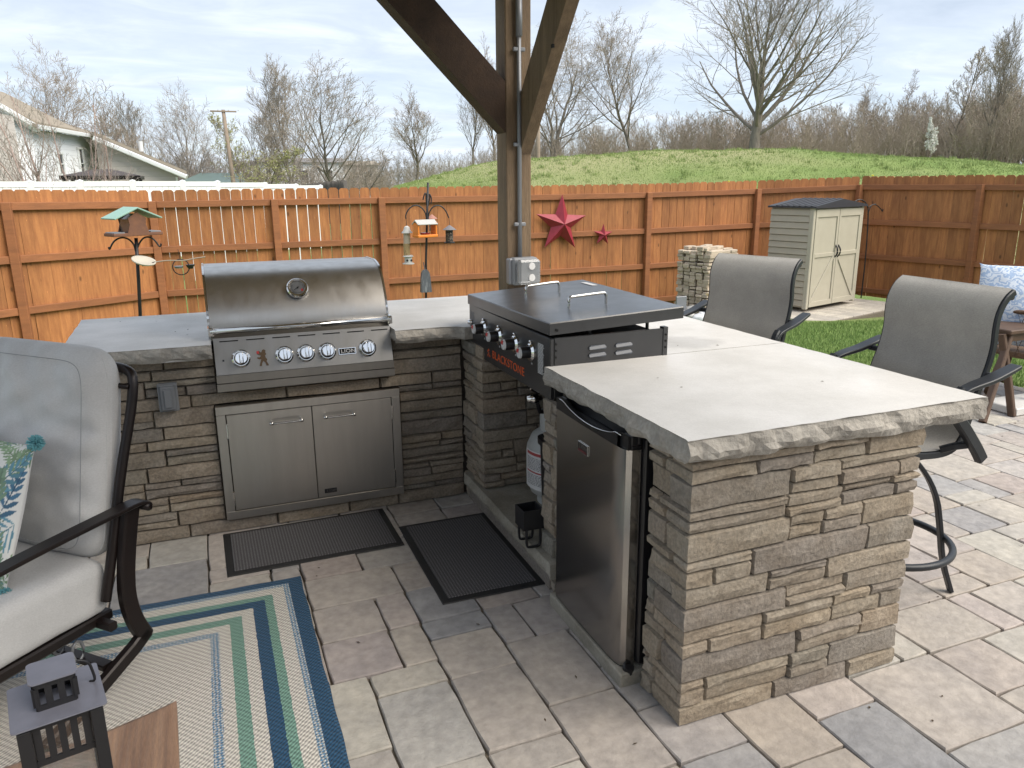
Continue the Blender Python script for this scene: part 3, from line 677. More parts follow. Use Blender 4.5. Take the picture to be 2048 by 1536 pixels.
for k in range(7): x=.02+k*.112; mb.b2(x,x+.078,3.568,3.5715,.9085,.9125)
mb.xf(Matrix.Translation((0,0,.0))); mb.build('vent_slots',m_void,gr)  # slot shade drawn as black bars on the panel
FN=Vector((0,-.958,.287)); FU=Vector((0,.287,.958))
def panel_pt(x,z): 
    y=3.528+(z-.768)/(.915-.768)*.044; return Vector((x,y,z))
for x in(.102,.289,.384,.480,.667):
    M=frame(panel_pt(x,.832),(1,0,0),FU)
    kb=MB().lathe((0,0,0),[(0,.012),(.0275,.012),(.0275,.034),(.024,.038),(0,.038)],28).xf(M).build('knob',m_chrome,gr,40)
    MB().lathe((0,0,0),[(0,.001),(.038,.001),(.040,.006),(.033,.012),(0,.0121)],32).xf(M).build('bezel',m_steel2,kb,40)
    MB().lathe((0,0,0),[(0,.011),(.030,.011),(.030,.0145),(0,.0145)],28).xf(M).build('ring',m_black,kb)
    MB().box((0,0,.044),(.017,.052,.022),.006).xf(M).build('grip',m_chrome,kb,40)
    MB().box((0,-.018,.0555),(.003,.010,.001)).xf(M).build('pointer',m_white,kb)
M=frame(panel_pt(.571,.826)+FN*.0008,(1,0,0),FU)
bd_=MB().box((0,0,.001),(.074,.026,.003),.001).xf(M).build('badge',m_void,gr)
mbf=MB(); 
for a in((0,.0135,.078,.0025),(0,-.0135,.078,.0025),(.0385,0,.0025,.029),(-.0385,0,.0025,.029)): mbf.box((a[0],a[1],.0016),(a[2],a[3],.004))
mbf.xf(M).build('badge_rim',m_chrome,bd_)
text('badge_text','LION',.0245,m_silver,M@Matrix.Translation((.004,-.0005,.0028)),bd_,sx=1.15)
# small standing lion emblem cut in brown metal
M=frame(panel_pt(.193,.829)+FN*.0006,(1,0,0),FU)
em=[(-.020,.026),(-.016,.032),(-.010,.029),(-.004,.022),(.002,.034),(.010,.036),(.016,.030),(.014,.022),(.018,.014),(.012,.008),(.014,-.002),(.020,-.010),(.016,-.018),(.022,-.030),(.024,-.038),(.014,-.038),(.010,-.024),(.002,-.016),(-.004,-.026),(-.006,-.038),(-.016,-.038),(-.014,-.030),(-.010,-.018),(-.006,-.006),(-.012,-.008),(-.022,-.004),(-.022,.003),(-.012,.001),(-.006,.008),(-.014,.012),(-.022,.016)]
e_=MB(); e_.prism(em,.0,.0018,lambda a,b,w_:M@Vector((a,b,w_))).build('lion_emblem',mat('bronze emblem',(.12,.075,.04),rough=.4,metal=.5),gr)
MB().box((-.018,.024,.002),(.010,.012,.001)).xf(M).build('emblem_flag',m_red,gr)
MB().box((-.165+.0,.0,.001),(.008,.008,.002)).xf(M).build('igniter_mark',m_black,gr)
# ================================================================ access doors
ad=empty('access_doors',(0,0,0),label='double stainless steel access doors set in the stone under the grill',cat='cabinet doors')
X0,X1,Z0,Z1=-.028,.812,.068,.616
mb=MB(); t=.040
for a in((X0,X1,Z0,Z0+t),(X0,X1,Z1-t,Z1),(X0,X0+t,Z0+t,Z1-t),(X1-t,X1,Z0+t,Z1-t)): mb.b2(a[0],a[1],3.560,3.60,a[2],a[3],.002)
mb.build('frame',m_steel,ad)
MB().b2(X0+t,X1-t,3.578,3.59,Z0+t,Z1-t).build('gap_backing',m_void,ad)  # black sheet standing in for the shade between the doors
XM=.392
for s_,(x0,x1) in enumerate(((X0+t+.003,XM-.0015),(XM+.0015,X1-t-.003))):
    dr=MB().b2(x0,x1,3.5615,3.577,Z0+t+.003,Z1-t-.003,.0018).build('door',m_steel,ad)
    hx0,hx1=(.205,.338) if s_==0 else (.448,.580); zz=.522
    MB().tube(fill([(hx0,3.561,zz),(hx0,3.525,zz),(hx0+.012,3.522,zz),(hx1-.012,3.522,zz),(hx1,3.525,zz),(hx1,3.561,zz)],2),.0048,8).build('handle',m_steel2,dr,True)
    for hx in(hx0,hx1): MB().lathe((hx,3.526,zz),[(0,-.008),(.008,-.008),(.008,.008),(0,.008)],12,'x').build('handle_end',m_steel2,dr,True)
    xh=X0+t+.001 if s_==0 else X1-t-.001
    for z in(.17,.50): MB().b2(xh-.004,xh+.004,3.554,3.562,z-.035,z+.035,.001).build('hinge',m_steel2,dr)
M=frame((.452,3.5605,.143),(1,0,0),(0,0,1)); q=MB().box((0,0,.0006),(.058,.022,.002)).xf(M).build('badge',m_black,ad); text('badge_text','LION',.019,m_steel2,M@Matrix.Translation((.006,-.0003,.002)),q,sx=1.1)
# ================================================================ griddle
gd=empty('griddle',(0,0,0),label='black flat top gas griddle with lid, four knobs and orange lettering',cat='griddle')
MB().b2(1.168,1.648,2.548,3.46,.84,1.0).build('body',m_bpow,gd)
MB().b2(1.150,1.1665,2.534,3.474,.787,1.022,.003).build('control_panel',m_bpow,gd)
sp=MB().b2(1.167,1.652,2.534,2.5465,.79,1.024,.002).build('side_panel',m_bpow,gd)
MB().b2(1.167,1.652,3.462,3.474,.79,1.024,.002).build('side_panel',m_bpow,gd)
MB().b2(1.632,1.654,2.530,2.56,.80,1.030,.002).build('corner_trim',m_bpow,gd)
MB().b2(1.1685,1.63,2.56,3.45,1.001,1.006).build('griddle_plate',m_void,gd)
for x in(1.31,1.423):
    for z in(.975,.946): MB().prism([(0,-.007),(.066,-.007),(.070,-.002),(.070,.003),(.064,.008),(.006,.008),(0,.003),(-.003,-.002)],0,-.009,lambda a,b,w_:(x+a,2.5335+w_*(1 if b<0 else .35),z+b)).build('louver',mat('grey louver',(.09,.10,.12),rough=.4),sp)
for z in(1.0,.975,.95): 
    MB().lathe((1.172,2.532,z),[(0,-.002),(.004,-.002),(.004,.001),(0,.001)],10,'y').build('screw',m_void,sp); MB().lathe((1.643,2.5285,z),[(0,-.002),(.004,-.002),(.004,.001),(0,.001)],10,'y').build('screw',m_void,sp)
# lid (slightly propped towards the back)
cl=[(1.140,2.518,1.0835),(1.712,2.518,1.108),(1.748,3.468,1.106),(1.146,3.482,1.066)]
lid=MB(); n4=[Vector(c) for c in cl]; c0=sum(n4,Vector())/4; top=[c+(c0-c).normalized()*.004+Vector((0,0,0)) for c in n4]; 
rim=[c-Vector((0,0,.004)) for c in n4]; bot=[c-Vector((0,0,.046)) for c in n4]
lid.add(top+rim+bot,[(0,1,2,3)]+[(i,(i+1)%4,4+(i+1)%4,4+i) for i in range(4)]+[(4+i,4+(i+1)%4,8+(i+1)%4,8+i) for i in range(4)]+[(8,9,10,11)])
ld=lid.build('lid',m_bpow,gd)
def lidz(x,y): 
    u=(x-1.14)/.59; v=(y-2.518)/.96; return (1-v)*((1-u)*1.0835+u*1.108)+v*((1-u)*1.066+u*1.106)
for y,x0,x1 in((3.19,1.325,1.49),(2.765,1.335,1.503)):
    z0,z1=lidz(x0,y),lidz(x1,y)
    MB().tube(fill([(x0,y,z0-.002),(x0,y,z0+.045),(x0+.018,y,z0+.047),(x1-.018,y,z1+.047),(x1,y,z1+.045),(x1,y,z1-.002)],2),.0062,10).build('handle',m_steel2,ld,True)
for x,y in((1.33,2.57),(1.60,2.60),(1.60,3.40)): MB().tube([(x,y,1.0),(x,y,lidz(x,y)-.04)],.007,8).build('lid_support',m_bpow,gd)
MB().box((1.70,3.30,lidz(1.70,3.30)+.0016),(.03,.12,.001)).build('sticker',m_white,ld)
MB().lathe((1.168,2.5155,1.055),[(0,-.002),(.005,-.002),(.005,.002),(0,.002)],10,'y').build('rivet',m_void,ld)
for y in(3.262,3.068,2.882,2.712):
    z=.9375
    kb=MB().lathe((1.150,y,z),[(0,-.052),(.019,-.052),(.023,-.046),(.024,-.012),(0,-.011)],24,'x').build('knob',m_black,gd,40)
    MB().lathe((1.150,y,z),[(0,-.014),(.030,-.013),(.038,-.005),(.038,.001),(0,.001)],30,'x').build('bezel',m_chrome,kb,40)
    MB().box((1.1455,y,z+.037),(.010,.016,.016),.004).build('bezel_tab',m_chrome,kb)
    MB().lathe((1.150,y,z),[(0,-.056),(.020,-.0555),(.0225,-.049),(0,-.0485)],24,'x').build('knob_cap',m_silver,kb,40)
    mb=MB(); pts=[(math.cos(a)*.0185,math.sin(a)*.0185) for a in np.linspace(1.2,2.9,9)]+[(0,0)]
    mb.prism(pts,1.0925,1.0938,lambda a,b,w_:(w_,y-a,z+b)); mb.build('red_mark',m_red,kb)
    text('knob_print','HI',.012,m_white,frame((1.1492,y-.004,z-.047),(0,-1,0),(0,0,1)),gd,sx=1.0,depth=.0004)
text('brand_lettering','BLACKSTONE',.050,m_orange,frame((1.1492,2.972,.836),(0,-1,0),(0,0,1)),gd,sx=1.16,depth=.0005)
mb=MB()
for a,b in((3.205,.832),(3.217,.842),(3.217,.822),(3.194,.822),(3.206,.848)): mb.b2(1.1488,1.1498,a-.004,a+.004,b-.005,b+.005)
mb.build('flame_logo',m_orange,gd)
mb=MB(); R=random.Random(3)
for k in range(23):
    z=.985-k*.0052; wd=R.choice([.048,.052,.058,.05]); mb.b2(1.1487,1.1497,2.648-wd,2.648,z-.0012,z+.0012)
mb.build('warning_print',m_white,gd)
mb=MB()
for k in range(7): mb.b2(1.1487,1.1497,3.425-R.uniform(.012,.03),3.462,.985-k*.005,.9868-k*.005)
mb.build('instruction_print',mat('faint print',(.16,.16,.17)),gd)
MB().lathe((1.150,3.44,.938),[(0,-.02),(.010,-.02),(.012,-.004),(.014,0),(0,0)],14,'x').build('igniter_button',m_chrome,gd,True)
v0=onY(1070,800,2.78)
MB().tube([(v0.x+.02,2.80,.80),(v0.x+.01,2.79,.72),(v0.x+.03,2.80,.66),(1.40,2.95,.60)],.009,10).build('gas_hose',m_black,gd,True)
MB().lathe((v0.x,2.78,.725),[(0,-.035),(.012,-.035),(.014,-.02),(.022,-.015),(.022,.01),(.012,.015),(.010,.03),(0,.03)],16,'x').build('regulator',m_steel2,gd,True)
MB().box((v0.x+.005,2.78,.765),(.045,.006,.03),M=Matrix.Rotation(.5,3,'Y')).build('regulator_tag',m_steel2,gd)
# ================================================================ fridge
fr=empty('mini_fridge',(0,0,0),label='compact fridge with dark steel door built under the slab',cat='refrigerator')
MB().b2(1.172,1.90,1.884,2.418,.062,.832,.004).build('cabinet',m_black,fr)
ol=[(1.168,2.402),(1.120,2.402),(1.116,2.398),(1.114,2.30),(1.113,2.15),(1.114,1.99),(1.117,1.94),(1.124,1.918),(1.138,1.906),(1.168,1.904)]
dr=MB().prism(ol,.052,.795,lambda a,b,w_:(a,b,w_)).build('door',m_dsteel,fr,25)
MB().prism([(x+.001,y) for x,y in ol],.044,.0515,lambda a,b,w_:(a,b,w_)).build('door_bottom_trim',m_black,fr)
cap=MB(); n=30
def capz(t): return .838-.028*math.sin(math.pi*min(1,max(0,(t-.12)/.76)))**.7 if .12<t<.88 else .838
for i in range(n):
    t0,t1=i/n,(i+1)/n; y0,y1=2.400-.492*t0,2.400-.492*t1; x0=1.114+.010*(t1>.93)
    vs=[(x0,y0,.796),(x0,y1,.796),(x0,y1,capz(t1)),(x0,y0,capz(t0)),(1.134,y0,.796),(1.134,y1,.796),(1.134,y1,capz(t1)),(1.134,y0,capz(t0))]
    cap.add(vs,[(0,1,2,3),(4,5,6,7),(3,2,6,7),(0,1,5,4)]+([(0,3,7,4)] if i==0 else [])+([(1,2,6,5)] if i==n-1 else []))
cap.b2(1.134,1.168,1.903,2.401,.796,.810,.002); cap.b2(1.156,1.169,1.903,2.401,.810,.842,.003)
for y0,y1 in((2.36,2.401),(1.903,1.95)): cap.b2(1.133,1.157,y0,y1,.809,.840,.003)
cp=cap.build('top_trim',m_black,fr)
MB().tube([(1.1135,2.395-.48*t,capz(t)+.0005) for t in np.linspace(0.02,.96,26)],.0016,6).build('trim_highlight',m_chrome,cp,True)
M=frame((1.1125,2.182,.716),(0,-1,0),(0,0,1)); q=MB().box((0,0,.001),(.070,.034,.003),.001).xf(M).build('badge',m_black,dr)
mbf=MB()
for a in((0,.0165,.072,.002),(0,-.0165,.072,.002),(.0355,0,.002,.033),(-.0355,0,.002,.033)): mbf.box((a[0],a[1],.002),(a[2],a[3],.003))
mbf.xf(M).build('badge_rim',m_steel2,q); text('badge_text','LION',.022,m_steel2,M@Matrix.Translation((.006,.004,.0028)),q,sx=1.05)
MB().box((0,-.0105,.0032),(.060,.008,.0006)).xf(M).build('badge_bar',mat('maroon print',(.10,.02,.02)),q)
MB().lathe((1.150,1.900,.016),[(0,0),(.016,0),(.019,.01),(.019,.030),(0,.030)],16).xf(Matrix.Translation((-.008,-.006,.012))).build('levelling_foot',m_black,fr)
for y in(1.92,2.38): MB().b2(1.20,1.24,y-.02,y+.02,.048,.063).build('foot',m_black,fr)
# ================================================================ tank, bin and cup in the alcove
tk=empty('propane_tank',(1.425,3.03,.146),label='grey propane tank with printed warning label standing in the alcove',cat='gas tank')
MB().lathe((0,0,0),[(0,.03),(.10,.03),(.135,.055),(.152,.10),(.154,.14),(.154,.24),(.150,.275),(.13,.32),(.09,.35),(.04,.365),(0,.367)],40).build('cylinder',m_tank,tk,True)
MB().lathe((0,0,0),[(.10,.0),(.104,.0),(.104,.045),(.10,.045)],32).build('foot_ring',m_tank,tk)
col=MB(); 
for i in range(22):
    a0,a1=math.radians(40+i*13),math.radians(40+(i+1)*13); r0,r1=.088,.092
    col.add([(r*math.cos(a),r*math.sin(a),z) for a in(a0,a1) for r in(r0,r1) for z in(.34,.43)],[(0,1,3,2),(4,5,7,6),(0,4,6,2),(1,5,7,3),(2,3,7,6),(0,1,5,4)])
col.build('collar',m_tank,tk); MB().lathe((0,0,.39),[(0,-.04),(.022,-.04),(.022,.0),(.012,.01),(.012,.03),(.03,.03),(.03,.045),(0,.045)],16).build('valve',m_steel2,tk,True)
def wrap(z0,z1,a0,a1,r,nm,m_,n=8):
    mb=MB(); mb.grid(lambda u,v:(r*math.cos(a0+(a1-a0)*u),r*math.sin(a0+(a1-a0)*u),z0+(z1-z0)*v),n,1); return mb.build(nm,m_,tk)
A0,A1=math.radians(168),math.radians(252)
wrap(.09,.27,A0,A1,.1548,'label',m_white); wrap(.250,.264,A0+.12,A1-.1,.1553,'label_header',mat('faded red print',(.35,.06,.06))); wrap(.167,.174,A0+.12,A1-.1,.1553,'label_band',bpy.data.materials['faded red print'])
mb=MB(); 
for k in range(20):
    z=.236-k*.0066
    if abs(z-.17)<.009: continue
    u0=A0+.14; 
    while u0<A1-.16: l=R.uniform(.03,.13); mb.grid(lambda u,v:(.1554*math.cos(u0+l*u),.1554*math.sin(u0+l*u),z+.0024*v),2,1); u0+=l+.025
mb.build('label_print',mat('label ink',(.06,.06,.07)),tk)
bn=empty('waste_bin',(1.338,2.72,.146),label='narrow black bin standing in the alcove beside the tank',cat='bin')
mb=MB(); 
for r0,r1,z0,z1 in((.115,.125,0,.385),(.135,.135,.385,.41)): mb.prism([(math.copysign(abs(math.cos(a))**.5,math.cos(a)),math.copysign(abs(math.sin(a))**.5,math.sin(a))) for a in np.linspace(0,6.283,25)[:-1]],0,1,lambda a,b,w_:(a*(r0+(r1-r0)*w_),b*(r0+(r1-r0)*w_)*.8,z0+(z1-z0)*w_))
mb.build('body',m_black,bn,40); MB().b2(-.11,.11,-.085,.085,.40,.413).build('opening',m_void,bn)  # opening is a black sheet for the shade inside the bin
cu=empty('grease_cup_holder',(1.118,2.66,.146),label='small black square cup on a loop stand at the front of the alcove ledge',cat='cup holder')
mb=MB()
for a in((-.045,.045,-.045,-.039),(-.045,.045,.039,.045),(-.045,-.039,-.039,.039),(.039,.045,-.039,.039)): mb.b2(*a,.085,.165,.001)
mb.b2(-.045,.045,-.045,.045,.082,.088); mb.build('cup',m_black2,cu)
MB().b2(-.048,.048,-.048,.048,.158,.168,.002).build('rim',m_black2,cu) if False else None
MB().bar(fill([(-.03,-.04,.09),(-.03,-.04,.012),(-.02,-.04,.006),(.02,-.04,.006),(.03,-.04,.012),(.03,-.04,.09)],2),.008,.012,upv=(0,1,0)).build('loop_stand',m_black2,cu)
MB().bar(fill([(-.03,.04,.09),(-.03,.04,.012),(-.02,.04,.006),(.02,.04,.006),(.03,.04,.012),(.03,.04,.09)],2),.008,.012,upv=(0,1,0)).build('loop_stand',m_black2,cu)
# outlet on the stone
oc=empty('outlet_cover',(0,0,0),label='grey weatherproof outlet cover on the stone left of the grill',cat='outlet')
MB().b2(-.252,-.172,3.548,3.578,.622,.748,.004).build('plate',m_grayplastic,oc); MB().b2(-.240,-.184,3.532,3.5475,.632,.738,.012).build('flip_cover',m_grayplastic,oc)
MB().b2(-.226,-.198,3.524,3.5315,.645,.726,.010).build('cover_boss',m_grayplastic,oc); MB().b2(-.248,-.176,3.536,3.5475,.738,.746,.002).build('hinge',m_grayplastic,oc)
# ================================================================ mats and rug
m_rub=mat('black rubber',(.014,.014,.015),rough=.6)
m_carp=mat('grey ribbed carpet',(.10,.095,.10),(.17,.165,.17),260,1,bump=1.0,bscale=330,det=2,bdist=.004)
def waffle(m,s=.0125):
    t=m.node_tree; b=t.nodes['Principled BSDF']; ln=t.links.new; co=t.nodes.new('ShaderNodeTexCoord'); out_=None
    src=b.inputs['Base Color'].links[0].from_socket; hs=[]
    for ax,k in(('X',s),('Y',s*.8)):
        w_=t.nodes.new('ShaderNodeTexWave'); w_.bands_direction=ax; w_.inputs['Scale'].default_value=6.2832/k/20; w_.inputs['Distortion'].default_value=.6; w_.inputs['Detail Scale'].default_value=3; ln(co.outputs['Object'],w_.inputs[0]); hs.append(w_.outputs['Fac'])
    mu=t.nodes.new('ShaderNodeMath'); mu.operation='MULTIPLY'; ln(hs[0],mu.inputs[0]); ln(hs[1],mu.inputs[1])
    mr=t.nodes.new('ShaderNodeMapRange'); mr.inputs['To Min'].default_value=.45; mr.inputs['To Max'].default_value=1.35; ln(mu.outputs[0],mr.inputs['Value'])
    vm=t.nodes.new('ShaderNodeVectorMath'); vm.operation='SCALE'; ln(src,vm.inputs[0]); ln(mr.outputs[0],vm.inputs['Scale']); ln(vm.outputs[0],b.inputs['Base Color'])
waffle(m_carp)
def doormat(c,sx,sy,rz,lab):
    o=empty('floor_mat',(c[0],c[1],0),rz,lab,'floor mat','grey ribbed floor mats before the kitchen')
    mb=MB(); hx,hy=sx/2,sy/2; q=[(-hx,-hy),(hx,-hy),(hx,hy),(-hx,hy)]; ix=.028
    vs=[(x,y,.001) for x,y in q]+[(x*(1-.004/abs(x)),y*(1-.004/abs(y)),.005) for x,y in q]+[(x*(1-ix/abs(x)),y*(1-ix/abs(y)),.007) for x,y in q]
    mb.add(vs,[(i,(i+1)%4,4+(i+1)%4,4+i) for i in range(4)]+[(4+i,4+(i+1)%4,8+(i+1)%4,8+i) for i in range(4)]+[(8,9,10,11),(0,1,2,3)]); mb.build('rubber_border',m_rub,o)
    MB().box((0,0,.007),(sx-.062,sy-.062,.008),.003).build('carpet_face',m_carp,o)
doormat((.326,3.347),.755,.437,math.radians(.6),'dark grey ribbed mat lying before the steel access doors')
doormat((.938,2.950),.436,.752,math.radians(-.3),'dark grey ribbed mat lying before the griddle alcove')
# rug
m_rug=bpy.data.materials.new('striped rug weave'); m_rug.use_nodes=True
def rugmat(m):
    t=m.node_tree; b=t.nodes['Principled BSDF']; ln=t.links.new; nn=t.nodes.new; b.inputs['Roughness'].default_value=.95; b.inputs['Sheen Weight'].default_value=.1; b.inputs['Specular IOR Level'].default_value=.15
    co=nn('ShaderNodeTexCoord'); sp_=nn('ShaderNodeSeparateXYZ'); ln(co.outputs['Object'],sp_.inputs[0])
    def math_(op,a,b_=None,c=None):
        x=nn('ShaderNodeMath'); x.operation=op
        for i,v in enumerate((a,b_,c)):
            if v is None: continue
            if isinstance(v,(int,float)): x.inputs[i].default_value=v
            else: ln(v,x.inputs[i])
        return x.outputs[0]
    wob=nn('ShaderNodeTexNoise'); wob.inputs['Scale'].default_value=55; ln(co.outputs['Object'],wob.inputs[0]); wv=math_('MULTIPLY_ADD',wob.outputs[0],.008,-.004)
    dxr=math_('SUBTRACT',0,sp_.outputs[0]); dyr=math_('SUBTRACT',0,sp_.outputs[1]); d=math_('ADD',math_('MINIMUM',dxr,dyr),wv)
    BAND=[(0,'n'),(.054,'l'),(.076,'c'),(.122,'g'),(.153,'n'),(.201,'c'),(.243,'g'),(.287,'c'),(.325,'l'),(.355,'c')]
    COL={'n':(.022,.070,.135,1),'l':(.17,.30,.42,1),'c':(.54,.515,.465,1),'g':(.16,.29,.235,1)}
    cr=nn('ShaderNodeValToRGB'); cr.color_ramp.interpolation='CONSTANT'; el=cr.color_ramp.elements
    while len(el)<len(BAND): el.new(.9)
    for i,(p,c) in enumerate(BAND): el[i].position=p/.5; el[i].color=COL[c]
    ln(math_('MULTIPLY',d,2.0),cr.inputs[0])
    l2=nn('ShaderNodeValToRGB'); l2.color_ramp.interpolation='CONSTANT'; el=l2.color_ramp.elements
    while len(el)<5: el.new(.9)
    for i,(p,c) in enumerate([(0,0),(.054,1),(.076,0),(.325,1),(.355,0)]): el[i].position=p/.5; el[i].color=(c,c,c,1)
    ln(math_('MULTIPLY',d,2.0),l2.inputs[0])
    ch=nn('ShaderNodeTexChecker'); ch.inputs['Scale'].default_value=125; ch.inputs['Color1'].default_value=(.44,.45,.44,1); ch.inputs['Color2'].default_value=(.10,.21,.33,1)
    mpr=nn('ShaderNodeMapping'); mpr.inputs['Rotation'].default_value=(0,0,.785); mpr.inputs['Location'].default_value=(0,0,.004); ln(co.outputs['Object'],mpr.inputs[0]); 
    ad=nn('ShaderNodeVectorMath'); ad.operation='ADD'; cw=nn('ShaderNodeCombineXYZ'); ln(wv,cw.inputs[0]); ln(wv,cw.inputs[1]); ln(mpr.outputs[0],ad.inputs[0]); ln(cw.outputs[0],ad.inputs[1]); 
    fl=nn('ShaderNodeVectorMath'); fl.operation='MULTIPLY'; fl.inputs[1].default_value=(1,1,0); ln(ad.outputs[0],fl.inputs[0]); ad2=nn('ShaderNodeVectorMath'); ad2.operation='ADD'; ad2.inputs[1].default_value=(0,0,.004); ln(fl.outputs[0],ad2.inputs[0]); ln(ad2.outputs[0],ch.inputs[0])
    mx_=nn('ShaderNodeMix'); mx_.data_type='RGBA'; ln(l2.outputs[0],mx_.inputs[0]); ln(cr.outputs[0],mx_.inputs[6]); ln(ch.outputs[0],mx_.inputs[7])
    # braided yarns
    hs=[]
    for rot,k in((.785,.0105),(-.785,.017)):
        mp=nn('ShaderNodeMapping'); mp.inputs['Rotation'].default_value=(0,0,rot); ln(co.outputs['Object'],mp.inputs[0]); w_=nn('ShaderNodeTexWave'); w_.inputs['Scale'].default_value=6.2832/k/20; w_.inputs['Distortion'].default_value=1.6; w_.inputs['Detail'].default_value=2; w_.inputs['Detail Scale'].default_value=2.5; ln(mp.outputs[0],w_.inputs[0]); hs.append(w_.outputs['Fac'])
    hh=math_('ADD',math_('MULTIPLY',hs[0],.65),math_('MULTIPLY',hs[1],.35))
    fn_=nn('ShaderNodeTexNoise'); fn_.inputs['Scale'].default_value=300; fn_.inputs['Detail'].default_value=3; ln(co.outputs['Object'],fn_.inputs[0])
    mr=nn('ShaderNodeMapRange'); mr.inputs['From Min'].default_value=.2; mr.inputs['From Max'].default_value=.8; mr.inputs['To Min'].default_value=.42; mr.inputs['To Max'].default_value=1.45; ln(math_('ADD',math_('MULTIPLY',hh,.6),math_('MULTIPLY',fn_.outputs[0],.4)),mr.inputs['Value'])
    vm=nn('ShaderNodeVectorMath'); vm.operation='SCALE'; ln(mx_.outputs[2],vm.inputs[0]); ln(mr.outputs[0],vm.inputs['Scale']); ln(vm.outputs[0],b.inputs['Base Color'])
    bp=nn('ShaderNodeBump'); bp.inputs['Strength'].default_value=.8; bp.inputs['Distance'].default_value=.003; ln(math_('ADD',hh,math_('MULTIPLY',fn_.outputs[0],.5)),bp.inputs['Height']); ln(bp.outputs[0],b.inputs['Normal'])
rugmat(m_rug)
R=random.Random(5); mb=MB(); W_,H_=2.43,3.62; nx,ny=60,90
ru=MB(); ru.grid(lambda u,v:(-W_*(1-u)+(.0015*math.sin(v*90) if u>.99 else 0),-H_*(1-v)+(.0015*math.sin(u*70) if v>.99 else 0),.0085 if 0.004<u<.996 and 0.003<v<.997 else .001),nx*3,ny*2)
rg_=ru.build('striped_rug',m_rug,fix=False); rg_.location=(.235,3.022,.0005); tag(rg_,'large outdoor rug with concentric navy, green and cream bands','rug')
from mathutils import noise
# ================================================================ lounge chair (glider) at the left
S2=math.sqrt(.5)
def Wc(a,b,z): return Vector((-a*S2-b*S2, -a*S2+b*S2, z))
lc=empty('lounge_chair',(0,0,0),label='outdoor lounge chair with dark bronze frame and light grey cushions',cat='armchair')
def cushion(cfn, W2,H2,T,name,m_,parent,nu=56,nv=56,wr=.006,corner=.10,seed=0,crown=.35,p=7):
    """cfn(x,y,t)->world; x,y in metres across the face, t thickness out of the face"""
    def side(sg):
        def f(u,v):
            U,V=2*u-1,2*v-1; U=math.copysign(1-(1-abs(U))**1.35,U); V=math.copysign(1-(1-abs(V))**1.35,V)
            x=U*W2*(1-corner*abs(V)**10); y=V*H2*(1-corner*abs(U)**10)
            e=max(0,(1-abs(U)**p))**.5*max(0,(1-abs(V)**p))**.5; t=T*.5*((1-crown)*e+crown*e*(1-.5*U*U)*(1-.5*V*V))
            if sg>0:
                n_0=noise.noise(Vector((x*5+y*3,(y-x*.55)*15,seed+2)))*wr*.75*(1 if wr>.008 else .3)
                n_=n_0+noise.noise(Vector((x*5+seed,y*5,1)))*.010+noise.noise(Vector((x*9+seed,y*14,2)))*wr*.8
                # gathers running in from the welt
                g=max(0,abs(U)-.35)/.65; n_+=wr*.9*g*math.sin(y*62+3*noise.noise(Vector((x*6,y*6,seed))))*(1-abs(V)**8)*(.5+.5*noise.noise(Vector((y*7,seed,1))))
                h_=max(0,V-.2)/.8; n_+=wr*1.1*h_*math.sin(x*48+y*26+seed)*(1-abs(U)**8)*(.4+.6*noise.noise(Vector((x*6,seed,4))))
                t+=n_*e
            return cfn(x,y,sg*t)
        return f
    mb=MB(); mb.grid(side(1),nu,nv); mb.grid(side(-1),nu//2,nv//2); return mb.build(name,m_,parent,True)
BN=Vector((.617,0,.11)).normalized()   # (a,z) normal of the back
bc=(-1.56,2.335,.772)
def backf(x,y,t):
    # x: + towards the sitter's left (smaller b); y up the back
    a=bc[0]-.178*y+ t*.984; z=bc[2]+.984*y+t*.178; return Wc(a,bc[1]-x,z)
bk=cushion(backf,.308,.335,.185,'back_cushion',m_cush,lc,120,120,.016,.09,3.3)
# welts / seams of the back cushion
def seam(fn,ins,r=.0016,n=90):
    pts=[]
    for i in range(n):
        th=6.28318*i/n; c,s=math.cos(th),math.sin(th); k=.22; U=math.copysign(abs(c)**k,c); V=math.copysign(abs(s)**k,s); pts.append(fn(U,V,ins))
    return pts
m_seam=mat('cushion seam',(.27,.28,.29),rough=.9)
MB().tube(seam(lambda U,V,i:backf(U*.272,V*.292,.078),0),.0012,6,closed=True).build('seam',m_seam,bk,True)
MB().tube(seam(lambda U,V,i:backf(U*.304,V*.320,.015),0),.0035,6,closed=True).build('welt',m_cush,bk,True)
sc_=(-1.20,2.335,.372)
def seatf(x,y,t): return Wc(sc_[0]+y,sc_[1]-x,sc_[2]+t)
def rbox(name,hx,hy,hz,r,fn,m_,parent,seg=5,crown=.012):
    bm=bmesh.new(); bmesh.ops.create_cube(bm,size=2); 
    for v in bm.verts: v.co=Vector((v.co.x*hx,v.co.y*hy,v.co.z*hz))
    bmesh.ops.bevel(bm,geom=bm.edges[:]+bm.verts[:],offset=r,segments=seg,profile=.5,affect='EDGES')
    bmesh.ops.subdivide_edges(bm,edges=[e for e in bm.edges if e.calc_length()>.08],cuts=10,use_grid_fill=True)
    for v in bm.verts:
        x,y,z=v.co; z+=crown*(1-(x/hx)**2)*(1-(y/hy)**2)*(1 if z>0 else -.3)+noise.noise(Vector((x*7,y*7,z*9)))*.004
        v.co=fn(x,y,z)
    bmesh.ops.recalc_face_normals(bm,faces=bm.faces); me=bpy.data.meshes.new(name); bm.to_mesh(me); bm.free(); me.materials.append(m_); me.polygons.foreach_set('use_smooth',[True]*len(me.polygons)); return link(name,me,parent)
st=rbox('seat_cushion',.305,.295,.088,.038,seatf,m_cush,lc)
